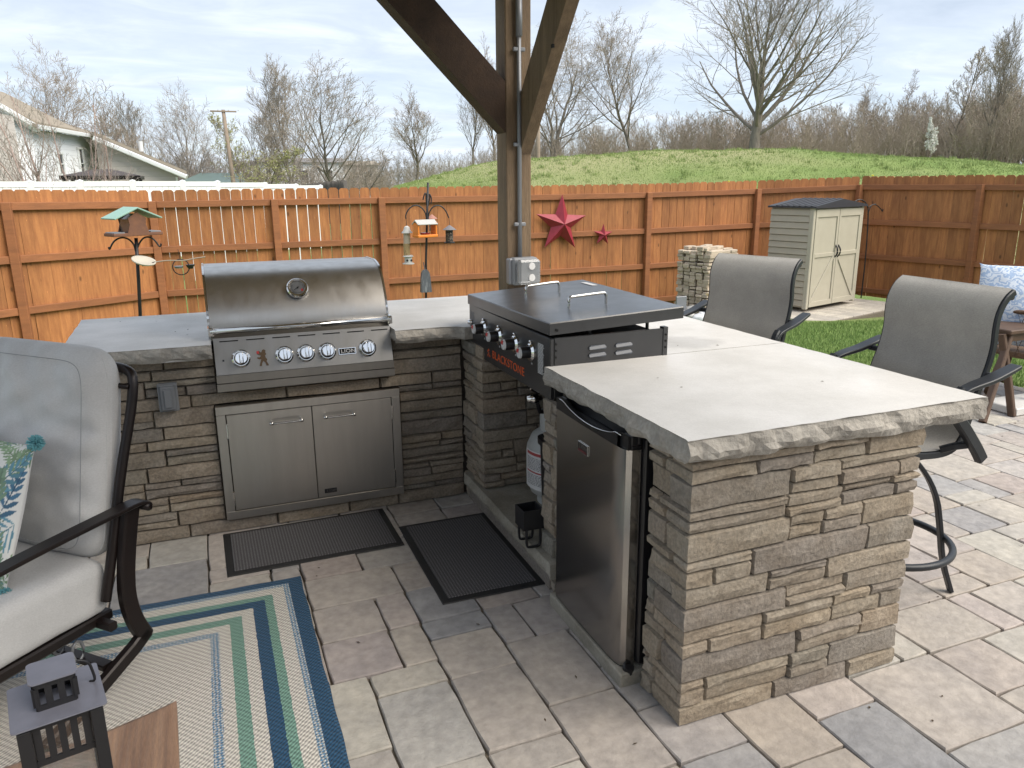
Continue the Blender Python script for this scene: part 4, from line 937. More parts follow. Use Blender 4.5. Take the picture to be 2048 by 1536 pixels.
# frame
def chair_side(b,bo,sg):
    s=MB(); s.bar([Wc(*p) for p in fill([(-1.592,bo,.600),(-1.600,bo,.612),(-1.585,bo,.627),(-1.555,bo,.632),(-1.46,bo,.628),(-1.30,bo,.622),(-1.12,bo,.612),(-1.0,bo,.598),(-.93,bo,.580),(-.90,bo,.55)],2)],.052,.013,upv=(0,0,1)).build('arm_rest',m_bronze,lc)
    MB().tube([Wc(-1.588,bo-.026,.610),Wc(-1.588,bo+.026,.610)],.0125,12).build('arm_scroll',m_bronze,lc,True)
    MB().bar([Wc(*p) for p in fill([(-1.56,b,.62),(-1.535,b,.53),(-1.51,b,.42),(-1.50,b,.33),(-1.515,b,.24),(-1.545,b,.17)],2)],.032,.052,upv=tuple(Wc(1,0,0))).build('rear_leg',m_bronze,lc)
    MB().bar([Wc(*p) for p in [(-1.552,b,.185),(-1.50,b,.155),(-1.30,b,.07),(-1.18,b,.022)]],.032,.045).build('lower_leg',m_bronze,lc)
    MB().bar([Wc(*p) for p in fill([(-.92,b,.59),(-.95,b,.48),(-.97,b,.32),(-.92,b,.15),(-.90,b,.02)],2)],.032,.046,upv=tuple(Wc(1,0,0))).build('front_leg',m_bronze,lc)
    MB().bar([Wc(*p) for p in [(-1.22,b,.014),(-.82,b,.014)]],.05,.022).build('floor_runner',m_bronze,lc)
chair_side(1.975,1.955,1); chair_side(2.695,2.715,-1)
bt=[(-1.45,2.005,.34),(-1.50,2.003,.50),(-1.56,2.00,.72),(-1.63,1.998,.91),(-1.655,2.0,1.005),(-1.662,2.03,1.025),(-1.665,2.10,1.03),(-1.665,2.335,1.03),(-1.665,2.57,1.03),(-1.662,2.64,1.025),(-1.655,2.668,1.005),(-1.63,2.67,.91),(-1.56,2.672,.72),(-1.50,2.672,.50),(-1.45,2.672,.34)]
MB().tube([Wc(*p) for p in fill(bt,2)],.0155,12,upv=(.3,.1,1)).build('back_frame',m_bronze,lc,True)
for z in(.98,.60): MB().tube([Wc(-1.63+(.98-z)*.2,2.0,z),Wc(-1.63+(.98-z)*.2,2.67,z)],.009,8).build('cross_bar',m_bronze,lc,True)
MB().box(Wc(-1.20,2.335,.262),(.60,.58,.035),.006,M=Matrix.Rotation(math.radians(225),3,'Z')).build('seat_frame',m_bronze,lc)
for a in(-1.45,-.95): MB().bar([Wc(a,1.99,.255),Wc(a,2.68,.255)],.03,.03).build('seat_rail',m_bronze,lc)
MB().b2(0,0,0,0,0,0) 
for k in range(6): 
    pts=[Wc(-1.40+.02*math.cos(t),2.10+.09*k,.17+.035*math.sin(t)+0) for t in np.linspace(0,6.28,9)]
    MB().tube(pts,.005,6).build('spring',m_galv,lc,True) if k<2 else None
MB().bar([Wc(-1.42,2.0,.13),Wc(-1.42,2.68,.13)],.04,.02).build('base_bar',m_bronze,lc); MB().bar([Wc(-1.0,2.0,.13),Wc(-1.0,2.68,.13)],.04,.02).build('base_bar',m_bronze,lc)
# throw pillow with printed leaves
tp=empty('throw_pillow',(0,0,0),label='white throw pillow printed with teal, blue and green leaves, turquoise pompom corners',cat='pillow')
pcn=(-1.31,2.335,.655)
def pil(x,y,t): return Wc(pcn[0]-.36*y+t*.93, pcn[1]-x, pcn[2]+.90*y+t*.36)
po=cushion(pil,.215,.215,.15,'pillow_body',None,tp,150,150,.004,-.05,9,.7,2.2)
me=po.data; nv_=151*151
def leafprint(n=151):
    R=random.Random(4); G=np.stack(np.meshgrid(np.linspace(-1,1,n),np.linspace(-1,1,n),indexing='ij'),-1); col=np.ones((n,n,3))*np.array([.62,.63,.62]); X,Y=G[...,0],G[...,1]
    pal=[(.05,.13,.22),(.10,.24,.32),(.15,.24,.17),(.24,.34,.25),(.03,.08,.11),(.26,.38,.36),(.20,.30,.18)]
    def ell(cx,cy,a,l,w_,c):
        dx_,dy_=X-cx,Y-cy; u=dx_*math.cos(a)+dy_*math.sin(a); v=-dx_*math.sin(a)+dy_*math.cos(a); t=np.clip(u/l,0,1); msk=(u>0)&(u<l)&(abs(v)<w_*np.sin(np.pi*t)**.7); col[msk]=c
    for k in range(64):
        cx,cy,a=R.uniform(-1,1),R.uniform(-1.05,1),R.uniform(0,6.28); c=np.array(R.choice(pal)); Ln=R.uniform(.4,.75); ty=R.random()
        m_=int(6 if ty<.5 else 9)
        for q in range(m_):
            t=q/m_; px,py=cx+math.cos(a)*Ln*t,cy+math.sin(a)*Ln*t
            for s in(-1,1): ell(px,py,a+s*(.9-.35*t),Ln*(.42-.25*t),.028 if ty<.5 else .017,c*R.uniform(.8,1.2))
        ell(cx,cy,a,Ln*1.15,.012,c*.7)
    return col
lp=leafprint().reshape(-1,3); ca=me.color_attributes.new('print','FLOAT_COLOR','POINT'); arr=np.ones((len(me.vertices),4),np.float32); arr[:,:3]=.6; arr[:nv_,:3]=lp
ca.data.foreach_set('color',arr.ravel())
m_pil=fabric('leaf print cotton',(.6,.6,.6),700,.06); t=m_pil.node_tree; at=t.nodes.new('ShaderNodeAttribute'); at.attribute_name='print'; t.links.new(at.outputs['Color'],t.nodes['Principled BSDF'].inputs['Base Color'])
me.materials.clear(); me.materials.append(m_pil)
m_pom=mat('turquoise yarn',(.14,.40,.46),(.22,.50,.55),90,.95,bump=.6,bscale=200)
for sx,sy in((1,1),(-1,1),(1,-1),(-1,-1)):
    c=pil(sx*.217,sy*.226,0); mb=MB(); R=random.Random(sx*3+sy)
    for k in range(260):
        d=Vector((R.gauss(0,1),R.gauss(0,1),R.gauss(0,1))).normalized(); e=d.orthogonal().normalized()*.0016; f2=d.cross(e).normalized()*.0016; q=c+d*.024*R.uniform(.85,1.1); mb.add([c+e,c-e*.5+f2,c-e*.5-f2,q+e,q-e*.5+f2,q-e*.5-f2],[(0,1,4,3),(1,2,5,4),(2,0,3,5),(3,4,5)])
    mb.build('pompom',m_pom,tp)
# ================================================================ side table and lantern
tb=empty('wooden_table',(0,0,0),label='low live edge walnut table in the lower left corner',cat='table')
edge=[(-.163,1.692),(-.22,1.668),(-.30,1.640),(-.38,1.622),(-.50,1.595),(-.70,1.58),(-.95,1.60),(-1.15,1.61),(-1.16,.95),(-.7,.93),(-.16,.94),(-.150,1.2),(-.152,1.455)]
c0=Vector((-.6,1.3)); 
mb=MB(); n=len(edge); ins=[((x-c0.x)*.955+c0.x,(y-c0.y)*.93+c0.y) for x,y in edge]
mb.add([(x,y,.41) for x,y in ins]+[(x,y,.425) for x,y in edge]+[(x,y,.443) for x,y in edge]+[(x,y,.452) for x,y in ins],[tuple(range(n)),tuple(range(3*n,4*n))]+[(r*n+i,r*n+(i+1)%n,(r+1)*n+(i+1)%n,(r+1)*n+i) for r in range(3) for i in range(n)])
mb.build('table_top',m_walnut,tb)
for x,y in((-.35,1.45),(-1.0,1.45),(-.35,1.08),(-1.0,1.08)): MB().bar([(x,y,.41),(x,y,.009)],.05,.05,upv=(1,0,0)).build('leg',m_black2,tb)
t=m_walnut.node_tree; b=t.nodes['Principled BSDF']; co=t.nodes.new('ShaderNodeTexCoord'); w_=t.nodes.new('ShaderNodeTexWave'); w_.inputs['Scale'].default_value=26; w_.inputs['Distortion'].default_value=.5; t.links.new(co.outputs['Object'],w_.inputs[0])
bp=t.nodes.new('ShaderNodeBump'); bp.inputs['Strength'].default_value=.35; bp.inputs['Distance'].default_value=.002; t.links.new(w_.outputs['Fac'],bp.inputs['Height']); t.links.new(b.inputs['Normal'].links[0].from_socket,bp.inputs['Normal']); t.links.new(bp.outputs[0],b.inputs['Normal'])
m_lant=mat('painted black lantern metal',(.010,.010,.012),rough=.5)
m_lroof=mat('sky tinted roof metal',(.20,.205,.25),(.17,.175,.215),20,.30,.3)  # pale blue of the reflected sky put into the roof colour
ln_=empty('lantern',(-.296,1.275,.453),math.radians(13),label='black metal lantern with two tiered square roof standing on the walnut table',cat='lantern')
hw=.050
for sx in(-1,1):
    for sy in(-1,1): MB().box((sx*hw,sy*hw,.163),(.019,.019,.312),.001).build('corner_post',m_lant,ln_)
def band_(z0,z1,hw,nb,nm):
    for ang in range(4):
        M=Matrix.Rotation(ang*math.pi/2,4,'Z'); mb=MB(); mb.box((0,hw,z0+.004),(2*hw,.004,.010)); mb.box((0,hw,z1-.004),(2*hw,.004,.010))
        for k in range(nb): mb.box((-hw+(2*hw)*k/(nb-1),hw,(z0+z1)/2),(.010,.0035,z1-z0-.016))
        mb.xf(M); mb.build(nm,m_lant,ln_)
band_(.248,.320,hw,7,'slotted_band')
def plate(hw_,z,m_,nm,r=.012,lift=.0):
    pts=[]
    for cx,cy,a0 in((1,1,0),(-1,1,90),(-1,-1,180),(1,-1,270)):
        for k in range(5): a=math.radians(a0+k*22.5); pts.append((cx*(hw_-r)+r*math.cos(a),cy*(hw_-r)+r*math.sin(a)))
    return MB().prism(pts,z,z+.0025,lambda a,b,w2:(a,b,w2)).build(nm,m_,ln_)
plate(.066,.3255,m_lroof,'lower_roof',.006); plate(.034,.3775,m_lroof,'upper_roof',.008); band_(.328,.376,.027,4,'cupola'); plate(.054,.0,m_lant,'base',.004)
MB().box((0,0,.324),(.10,.10,.003)).build('roof_frame',m_lant,ln_)
MB().tube(fill([(.036,0,.380),(.052,0,.372),(.056,.004,.350),(.058,.006,.330),(.050,.012,.328)],2),.0022,6,upv=(0,1,0)).build('bail_handle',m_lant,ln_,True)
for ang in range(4): MB().box((0,hw-.006,.135),(2*hw-.01,.0015,.245)).xf(Matrix.Rotation(ang*math.pi/2,4,'Z')).build('glass_pane',mat('clear glass',(.9,.92,.92),rough=.02,trans=.95,alpha=.35) if ang==0 else bpy.data.materials['clear glass'],ln_)
MB().lathe((0,0,.0035),[(0,0),(.028,0),(.028,.075),(0,.075)],20).build('candle',mat('ivory wax',(.55,.5,.4)),ln_)
# ================================================================ bar stools
def stool(loc,rz,lab):
    o=empty('bar_stool',loc,rz,lab,'bar stool','sling bar stools at the peninsula')
    ox,oy=2.33,2.02
    pr=fill([(2.20,.668),(2.225,.668),(2.30,.656),(2.36,.663),(2.400,.700),(2.405,.750),(2.435,.89),(2.475,.94),(2.487,1.00),(2.482,1.08),(2.486,1.14),(2.512,1.184),(2.548,1.205),(2.566,1.205)],2)
    pr=fill([(1.985,.700),(2.03,.690),(2.12,.674),(2.225,.660),(2.30,.655),(2.355,.663),(2.39,.692),(2.412,.75),(2.437,.86),(2.470,.94),(2.486,1.02),(2.480,1.09),(2.486,1.14),(2.510,1.183),(2.545,1.205)],2)
    P2=[(p[0]-ox,p[1]) for p in pr]; n=len(P2)
    yl,yr=2.252-oy,1.800-oy
    for y in(yl,yr):
        MB().bar([(x,y,z) for x,z in P2],.018,.024,upv=(0,0,1.0) if False else (-1,0,.25)).build('side_frame',m_char,o)
    def sl(u,v):
        i=u*(n-1); k=min(int(i),n-2); f=i-k; x=P2[k][0]*(1-f)+P2[k+1][0]*f; z=P2[k][1]*(1-f)+P2[k+1][1]*f
        s=math.sin(math.pi*v); dx_=P2[k+1][0]-P2[k][0]; dz_=P2[k+1][1]-P2[k][1]; l=math.hypot(dx_,dz_)+1e-9; sag=.012*s*math.sin(math.pi*u)
        return (x-dz_/l*(.0145-sag),yl+(yr-yl)*v,z+dx_/l*(.0145-sag))
    MB().grid(sl,90,14).build('sling_seat',m_sling,o,True,fix=False)
    for u in(.0,.60,1.0):
        i=int(u*(n-1)); MB().tube([(P2[i][0],yl,P2[i][1]-.018),(P2[i][0],yr,P2[i][1]-.018)],.010,8).build('cross_tube',m_char,o,True) if u!=.6 else None
    for y,s in((yl,1),(yr,-1)):
        ya=y+s*.058
        pa=[(2.535,.960),(2.48,.943),(2.41,.922),(2.345,.912),(2.295,.900),(2.270,.875),(2.268,.835),(2.290,.80),(2.325,.765),(2.365,.72),(2.40,.68),(2.43,.64)]
        up_=fill([(x-ox,ya,z) for x,z in pa[:6]],2); MB().bar(up_,.046,.014,scale=[.75+.35*math.sin(math.pi*min(1,(i+3)/(len(up_)))) for i in range(len(up_))]).build('arm_rest',m_char,o)
        lo=fill([(x-ox,ya,z) for x,z in pa[4:]],2); MB().bar(lo,.040,.030,upv=(0,1,0)).build('arm_support',m_char,o)
        MB().bar([(2.40-ox,ya,.700),(2.33-ox,ya-s*.03,.690),(2.30-ox,y,.672)],.020,.024).build('arm_bracket',m_char,o)
        MB().bar([(2.46-ox,ya-s*.01,.925),(2.465-ox,y,.925)],.020,.02).build('arm_joint',m_char,o)
    # swivel and base
    MB().bar(fill([(-.22,yr+.02,.655),(-.05,yr+.05,.640),(.07,yr+.06,.652)],2),.03,.016).build('seat_rail',m_char,o); MB().bar(fill([(-.22,yl-.02,.655),(-.05,yl-.05,.640),(.07,yl-.06,.652)],2),.03,.016).build('seat_rail',m_char,o)
    MB().lathe((-.09,0,.585),[(0,0),(.03,0),(.03,.03),(.085,.035),(.085,.05),(0,.05)],24).build('swivel',m_char,o,40)
    MB().box((-.09,0,.645),(.10,.42,.012),.003).build('swivel_plate',m_char,o)
    for k in range(4):
        a=math.radians((-22,60,150,226)[k]); c,s=math.cos(a),math.sin(a); cx=-.0
        pts=fill([(cx-.09*0+.05*c-.06,.05*s,.605),(.11*c-.035,.11*s,.575),(.185*c,.185*s,.43),(.222*c,.222*s,.27),(.245*c,.245*s,.14),(.297*c,.297*s,.004)],2)
        MB().bar(pts,.030,.016,upv=(c,s,0.01)).build('leg',m_char,o)
    MB().tube([(.242*math.cos(t),.242*math.sin(t),.235) for t in np.linspace(0,6.2832,49)[:-1]],.0135,12,closed=True).build('foot_ring',m_char,o,True)
    return o
s2_=stool((2.33,2.02,.0),0,'grey sling swivel bar stool nearest the camera, under the slab corner')
s1_=copy_tree(s2_); s1_.location=(2.365,3.07,0); s1_.rotation_euler=(0,0,math.radians(19)); s1_['label']='grey sling swivel bar stool farther back, before the pile of pale stones'
# ================================================================ wicker chair, cushions, small table
wc=empty('wicker_chair',(5.72,3.80,0),math.radians(205),label='brown wicker armchair with rounded back behind the near bar stool',cat='armchair')
def ring(rx,ry,z,tilt,r,a0,a1,n=30,cx=0,cy=0): return [(cx+rx*math.cos(t),cy+ry*math.sin(t),z+tilt*math.sin(t)) for t in np.linspace(a0,a1,n)]
MB().tube([(.32*math.cos(t),-.30-.05*math.sin(t),.50+.43*math.sin(t)) for t in np.linspace(0,3.1416,30)],.017,10).build('back_hoop',m_wicker,wc,True)
for s in(-1,1):
    MB().tube(fill([(s*.31,-.28,.62),(s*.37,-.15,.66),(s*.39,.10,.66),(s*.38,.25,.60),(s*.34,.28,.42),(s*.31,.24,.30)],3),.015,10).build('arm_hoop',m_wicker,wc,True)
    mb=MB(); 
    for k in range(9):
        t0=-.25+.055*k; mb.tube([(s*.33,t0,.32),(s*.375,t0+.10,.64)],.0022,5); mb.tube([(s*.33,t0+.10,.32),(s*.375,t0,.64)],.0022,5)
    mb.build('arm_lattice',m_wicker,wc)
mb=MB()
for k in range(-6,7):
    x=k*.045; h=.50+.43*math.sqrt(max(0,1-(x/.32)**2)); mb.tube([(x*.7,-.24,.34),(x,-.34,h)],.003,5)
    if abs(k)<6: mb.tube([(x*.7+.05,-.24,.34),(x-.05,-.335,min(h,.88))],.0025,5)
mb.build('back_weave',m_wicker,wc); MB().lathe((0,0,.33),[(0,-.02),(.30,-.02),(.32,0),(.30,.02),(0,.02)],28).build('seat',m_wicker,wc)
for x,y in((.24,.22),(-.24,.22),(.24,-.22),(-.24,-.22)): MB().tube([(x*.8,y*.8,.32),(x*1.1,y*1.1,-.01)],.016,8).build('leg',m_wicker,wc,True)
m_blue=fabric('blue patterned cushion',(.42,.52,.68),300,.25)
t=m_blue.node_tree; b=t.nodes['Principled BSDF']; co=t.nodes.new('ShaderNodeTexCoord'); w_=t.nodes.new('ShaderNodeTexWave'); w_.wave_type='RINGS'; w_.inputs['Scale'].default_value=9; w_.inputs['Distortion'].default_value=14; w_.inputs['Detail Scale'].default_value=2.2; t.links.new(co.outputs['Object'],w_.inputs[0])
cr_=t.nodes.new('ShaderNodeValToRGB'); cr_.color_ramp.elements[0].color=(.33,.44,.62,1); cr_.color_ramp.elements[1].color=(.62,.68,.76,1); cr_.color_ramp.elements[0].position=.3; cr_.color_ramp.elements[1].position=.6; t.links.new(w_.outputs['Fac'],cr_.inputs[0]); t.links.new(cr_.outputs[0],b.inputs['Base Color'])
def loosepillow(c,rz,tilt,w_,m_,lab,seed):
    o=empty('cushion',c,rz,lab,'cushion'); M=Matrix.Rotation(tilt,4,'X')
    cushion(lambda x,y,t_:M@Vector((x,-t_,y)),w_,w_,.16,'cushion_body',m_,o,36,36,.006,-.06,seed,.7,2.2); return o
loosepillow((5.40,3.80,.74),math.radians(-50),math.radians(-16),.235,m_blue,'light blue patterned cushion leaning in the wicker chair, pointed corner up',2)
loosepillow((5.62,3.72,.60),math.radians(-75),math.radians(-24),.235,m_blue,'light blue patterned cushion at the right edge of the photo',6)
sm=empty('small_table',(5.0,3.53,0),label='small brown timber table with splayed legs at the right edge',cat='table')
MB().b2(.0,.45,-.02,.40,.555,.585,.006).build('table_top',m_tabl,sm); MB().b2(.03,.42,.01,.37,.50,.554,.003).build('apron',m_tabl,sm)
for a,b_,c,d in((-.27,-.11,.06,.03),(.04,-.09,-.02,.03),(.36,.0,.34,.04),(-.10,.32,.06,.33)): MB().bar(fill([(c,d,.555),((a+c)/2+.02,(b_+d)/2+.01,.28),(a,b_,0)],2),.05,.032,upv=(1,0,0)).build('leg',m_tabl,sm)
tag(MB().b2(5.05,5.75,3.42,3.68,.001,.055,.006).build('loose_paving_slab',m_slab),'pale grey slab lying loose on the patio by the small table','paving slab')
tag(MB().tube([(5.10+.26*math.cos(t)+.02*math.sin(3*t),3.95+.17*math.sin(t),.018+.012*(t>6)) for t in np.linspace(0,11.5,60)],.014,8).build('coiled_hose',mat('taupe hose',(.16,.13,.115),rough=.6),None,True),'taupe hose coiled on the patio beside the wicker chair','hose')
# ================================================================ star decorations on the fence
def star(px,py,Rr,lab,dp):
    c=onY(px,py,11.70); o=empty('star_decoration',c,0,lab,'wall star','red barn stars hung on the fence'); pts=[]
    for k in range(10):
        a=math.radians(90+36*k); r=Rr if k%2==0 else Rr*.40; pts.append((r*math.cos(a),r*math.sin(a)))
    vs=[(x,0.02,z) for x,z in pts]+[(0,-dp,0),(0,.03,0)]; fs=[(k,(k+1)%10,10) for k in range(10)]+[((k+1)%10,k,11) for k in range(10)]
    mb=MB(); mb.add(vs,fs); mb.build('star_body',m_star,o); o.rotation_euler=(0,math.radians(2.5),0); return o
star(1123,448,.475,'large red tin barn star hung on the fence right of the post',.13); star(1207,470,.185,'small red tin barn star hung on the fence right of the large one',.055)
# ================================================================ bird feeders
Y1=8.2
f1=empty('feeder_pole',onY(281,640,Y1),label='black shepherd pole with two hooks carrying the green roofed bird feeder',cat='feeder pole'); bx=f1.location.x; f1.location=(0,0,0)
tp1=onY(272,476,Y1); MB().tube([tp1,onY(277,560,Y1),onY(281,640,Y1),Vector((onY(281,640,Y1).x+.01,Y1,-.4))],.016,8).build('pole',m_black2,f1,True)
for s,pp_ in((-1,[(272,505),(268,488),(255,476),(240,475),(228,482),(222,492),(219,500),(217,494)]),(1,[(273,505),(277,488),(288,474),(302,474),(312,483),(318,493),(322,492),(322,487)])): MB().tube(fill([onY(x,y,Y1) for x,y in pp_],2),.008,6,upv=(0,1,0)).build('hook_arm',m_black2,f1,True)
b1=empty('bird_feeder',onY(268,470,Y1),math.radians(28),'wooden house shaped bird feeder with pale green roof and tray','bird feeder')
k=.0
m_fwood=mat('feeder wood',(.20,.09,.05),(.15,.07,.045),20,.7); m_groof=mat('pale green roof',(.26,.42,.36),rough=.6)
MB().box((0,0,.01),(.46,.22,.028),.004).build('tray',m_fwood,b1)
for x in(-.17,.17): MB().box((x,0,.028),(.10,.19,.012),.003).build('mesh_tray',m_galv,b1)
MB().prism([(-.075,.02),(.075,.02),(.075,.15),(0,.20),(-.075,.15)],-.10,.10,lambda a,b,w2:(a,w2,b)).build('seed_house',mat('smoky acrylic',(.14,.12,.11),rough=.2),b1)
for y in(-.104,.104): MB().prism([(-.10,.02),(.10,.02),(.075,.10),(.085,.16),(0,.215),(-.085,.16),(-.075,.10)],y-.006,y+.006,lambda a,b,w2:(a,w2,b)).build('end_board',m_fwood,b1)
for s in(-1,1): MB().box((s*.108,0,.205),(.245,.30,.014),.003,M=Matrix.Rotation(s*math.radians(24),3,'Y')).build('roof',m_groof,b1)
dsh=empty('feeding_dish',onY(287,525,Y1-.1),0,'pale ring shaped dish on an arm from the left feeder pole','feeder dish')
MB().lathe((0,0,0),[(0,0),(.085,0),(.105,.012),(.108,.026),(.095,.022),(.08,.006),(0,.006)],24).xf(Matrix.Rotation(math.radians(14),4,'Y')@Matrix.Rotation(math.radians(16),4,'X')).build('bowl',mat('cream enamel',(.50,.47,.40)),dsh,True)
MB().tube([(.1,0,0),(-.02,.1,-.04)],.006,6).build('arm',m_black2,dsh)
MB().tube(fill([(.10,0,.0),(.22,0,.012),(.35,.0,.0),(.45,0,.02),(.55,0,.03)],2),.006,5).build('branch_arm',m_twig,dsh)
rg2=empty('ring_feeder',onY(362,534,Y1),0,'small hanging ring feeder with two cups left of the grill','bird feeder')
MB().tube([(.075*math.cos(t),0,.075*math.sin(t)) for t in np.linspace(0,6.283,25)[:-1]],.005,6,upv=(0,1,0),closed=True).build('ring',m_black2,rg2); MB().lathe((-.02,0,-.01),[(0,0),(.035,0),(.045,.02),(0,.02)],12).build('cup',m_galv,rg2); MB().lathe((.085,0,0),[(0,0),(.02,-.02),(.045,.02),(0,.02)],12).build('cup',m_black2,rg2)
MB().tube([(0,0,.075),(-.01,0,.17)],.003,5).build('hanger',m_black2,rg2)
Y2=8.6
f2=empty('feeder_pole',(0,0,0),label='tall dark shepherd pole with curled hooks holding several feeders',cat='feeder pole')
MB().tube([onY(856,365,Y2),onY(854,440,Y2),onY(852,520,Y2),onY(852,600,Y2),Vector((onY(852,600,Y2).x,Y2,-.4))],.013,8).build('pole',m_black2,f2,True)
for pp_ in([(853,440),(851,424),(840,412),(828,410),(817,418),(811,430),(812,438)],[(856,440),(858,424),(868,411),(882,411),(892,422),(897,434),(898,436)],[(854,412),(852,400),(852,384),(848,390),(846,400)],[(856,412),(860,396),(858,386),(863,395),(862,408)]): MB().tube(fill([onY(x,y,Y2) for x,y in pp_],2),.0075,6,upv=(0,1,0)).build('hook_arm',m_black2,f2,True)
def lat(nm,px,py,prof,m_,par,n=18):
    return MB().lathe(onY(px,py,Y2),prof,n).build(nm,m_,par,35)
tf=empty('tube_feeder',(0,0,0),label='tall clear tube bird feeder with white cap and base, half full of seed',cat='bird feeder')
m_wht2=mat('greyed white plastic',(.45,.45,.43),rough=.5)
lat('cap',814,466,[(0,.0),(.062,.0),(.058,.012),(.040,.03),(.030,.065),(.01,.078),(0,.08)],m_wht2,tf); lat('seed_tube',814,513,[(0,.0),(.036,.0),(.036,.145),(0,.145)],mat('pale seed',(.42,.30,.15),(.30,.2,.1),60,.8),tf)
lat('clear_tube',814,488,[(0,.006),(.038,.006),(.038,.12),(0,.12)],mat('clear tube',(.45,.38,.32),rough=.15),tf); lat('base',817,528,[(0,-.0),(.066,.0),(.066,.01),(.044,.015),(.042,.075),(.06,.085),(.045,.10),(0,.10)],m_wht2,tf)
for a in(-.6,.6): MB().lathe(onY(817,522,Y2)+Vector((a*.04,-.040,.01)),[(0,-.004),(.012,-.004),(.012,.004),(0,.004)],10,'y').build('port',m_black,tf)
MB().tube([onY(812,438,Y2),onY(814,458,Y2)],.003,5).build('hanger',m_black2,tf)
of_=empty('orange_feeder',onY(850,458,Y2-.12),math.radians(12),label='orange framed oriole feeder with clear roof hanging at the pole',cat='bird feeder')
m_or=mat('orange plastic',(.75,.23,.03),rough=.4)
for x in(-.11,.11): MB().box((x,0,0),(.018,.13,.14),.006).build('side',m_or,of_)
MB().box((0,0,-.075),(.25,.15,.03),.006).build('tray',m_or,of_); MB().box((0,-.035,.075),(.25,.10,.012),.004,M=Matrix.Rotation(.5,3,'X')).build('roof',m_wht2,of_); MB().box((0,.035,.075),(.25,.10,.012),.004,M=Matrix.Rotation(-.5,3,'X')).build('roof',m_wht2,of_)
MB().lathe((0,0,-.058),[(0,0),(.05,0),(.055,.018),(0,.022)],14).build('jelly_cup',mat('dark red jelly',(.18,.02,.02),rough=.2),of_)
sf=empty('seed_feeder',(0,0,0),label='small dark mesh seed feeder with conical roof hanging right of the pole',cat='bird feeder')
lat('roof',899,460,[(0,.045),(.075,.0),(.078,.004),(.01,.052),(0,.055)],mat('grey cone roof',(.17,.16,.17),rough=.5),sf); lat('seed_cage',899,484,[(0,0),(.043,0),(.043,.13),(0,.13)],mat('black seed mesh',(.02,.02,.02),(.25,.2,.15),90,.8,contrast=(.5,.62)),sf); lat('tray',899,486,[(0,0),(.062,0),(.062,.01),(0,.01)],m_black2,sf)
MB().tube([onY(898,436,Y2),onY(899,452,Y2)],.003,5).build('hanger',m_black2,sf)
sf2=empty('seed_feeder',(0,0,0),label='little copper roofed feeder hanging behind the orange feeder',cat='bird feeder')
MB().lathe(onY(864,438,Y2+.1),[(0,.045),(.06,.0),(.062,.004),(0,.055)],16).build('roof',mat('copper pink roof',(.42,.20,.15),rough=.5),sf2); MB().lathe(onY(864,462,Y2+.1),[(0,0),(.03,0),(.03,.13),(0,.13)],12).build('tube',mat('dull green tube',(.12,.14,.12),rough=.4),sf2)
be=empty('metal_bell',(0,0,0),label='weathered grey metal bell shaped scoop hanging on the feeder pole',cat='bell')
q=onY(852,584,Y2-.06); MB().prism([(-.062,0),(.062,0),(.052,.17),(.045,.22),(.02,.255),(-.02,.255),(-.045,.22),(-.052,.17)],-.035,.035,lambda a,b,w2:(q.x+a,q.y+w2*(1-b*1.6),q.z+b)).build('bell_body',mat('streaked grey metal',(.10,.11,.125),(.30,.32,.34),9,.5,.4,stretch=(6,6,.8),contrast=(.5,.75)),be,30); MB().tube([(q.x,q.y,q.z+.25),(q.x,Y2,q.z+.33)],.006,6).build('loop',m_black2,be)
# ================================================================ garden shed on its paved pad
sh=empty('garden_shed',(8.69,9.47,-.395),math.atan2(.41,1.39),label='beige resin storage shed with double doors and dark roof',cat='shed')
SW,SDp,SH=1.45,.74,1.555
MB().b2(.02,SW-.02,.02,SDp,.02,SH).build('body',m_shed,sh)
for k in range(15):
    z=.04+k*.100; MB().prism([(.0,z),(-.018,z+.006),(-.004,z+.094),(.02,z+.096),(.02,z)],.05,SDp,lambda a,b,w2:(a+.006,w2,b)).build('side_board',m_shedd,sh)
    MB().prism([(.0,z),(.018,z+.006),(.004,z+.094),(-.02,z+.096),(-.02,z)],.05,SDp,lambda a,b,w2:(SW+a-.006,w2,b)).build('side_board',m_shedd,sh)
for x in(-.012,SW-.05): MB().b2(x,x+.062,-.015,.06,.0,SH+.01,.008).build('corner_post',m_shed,sh)
for s in(0,1):
    x0,x1=(.055,SW/2-.004) if s==0 else (SW/2+.004,SW-.055); d_=MB().b2(x0,x1,-.006,.018,.03,SH-.02,.004).build('door',m_shed,sh); w_=.055
    fr_=MB()
    for a in((x0,x1,.03,.11),(x0,x1,SH-.14,SH-.02),(x0,x0+w_,.11,SH-.14),(x1-w_,x1,.11,SH-.14),(x0+w_,x1-w_,.80,.86)): fr_.b2(a[0]+.001,a[1]-.001,-.022,-.0065,a[2],a[3],.003)
    c1,c2=((x0+w_,.12),(x1-w_,.80)) if s==0 else ((x1-w_,.12),(x0+w_,.80)); fr_.bar([(c1[0],-.014,c1[1]),(c2[0],-.014,c2[1])],.015,.055,upv=(0,0,1)); fr_.build('door_trim',m_shed,d_)
    xh=x1-.035 if s==0 else x0+.035; MB().tube(fill([(xh,-.02,.78),(xh,-.055,.82),(xh,-.065,.87),(xh,-.055,.92),(xh,-.02,.97)],2),.012,8).build('handle',m_black,d_,True)
rf=MB(); 
rf.prism([(-.04,SH),(-.04,SH+.03),(SW*.5,SH+.13),(SW+.04,SH+.03),(SW+.04,SH)],-.06,SDp+.04,lambda a,b,w2:(a,w2,b)); ro=rf.build('roof',m_shroof,sh)
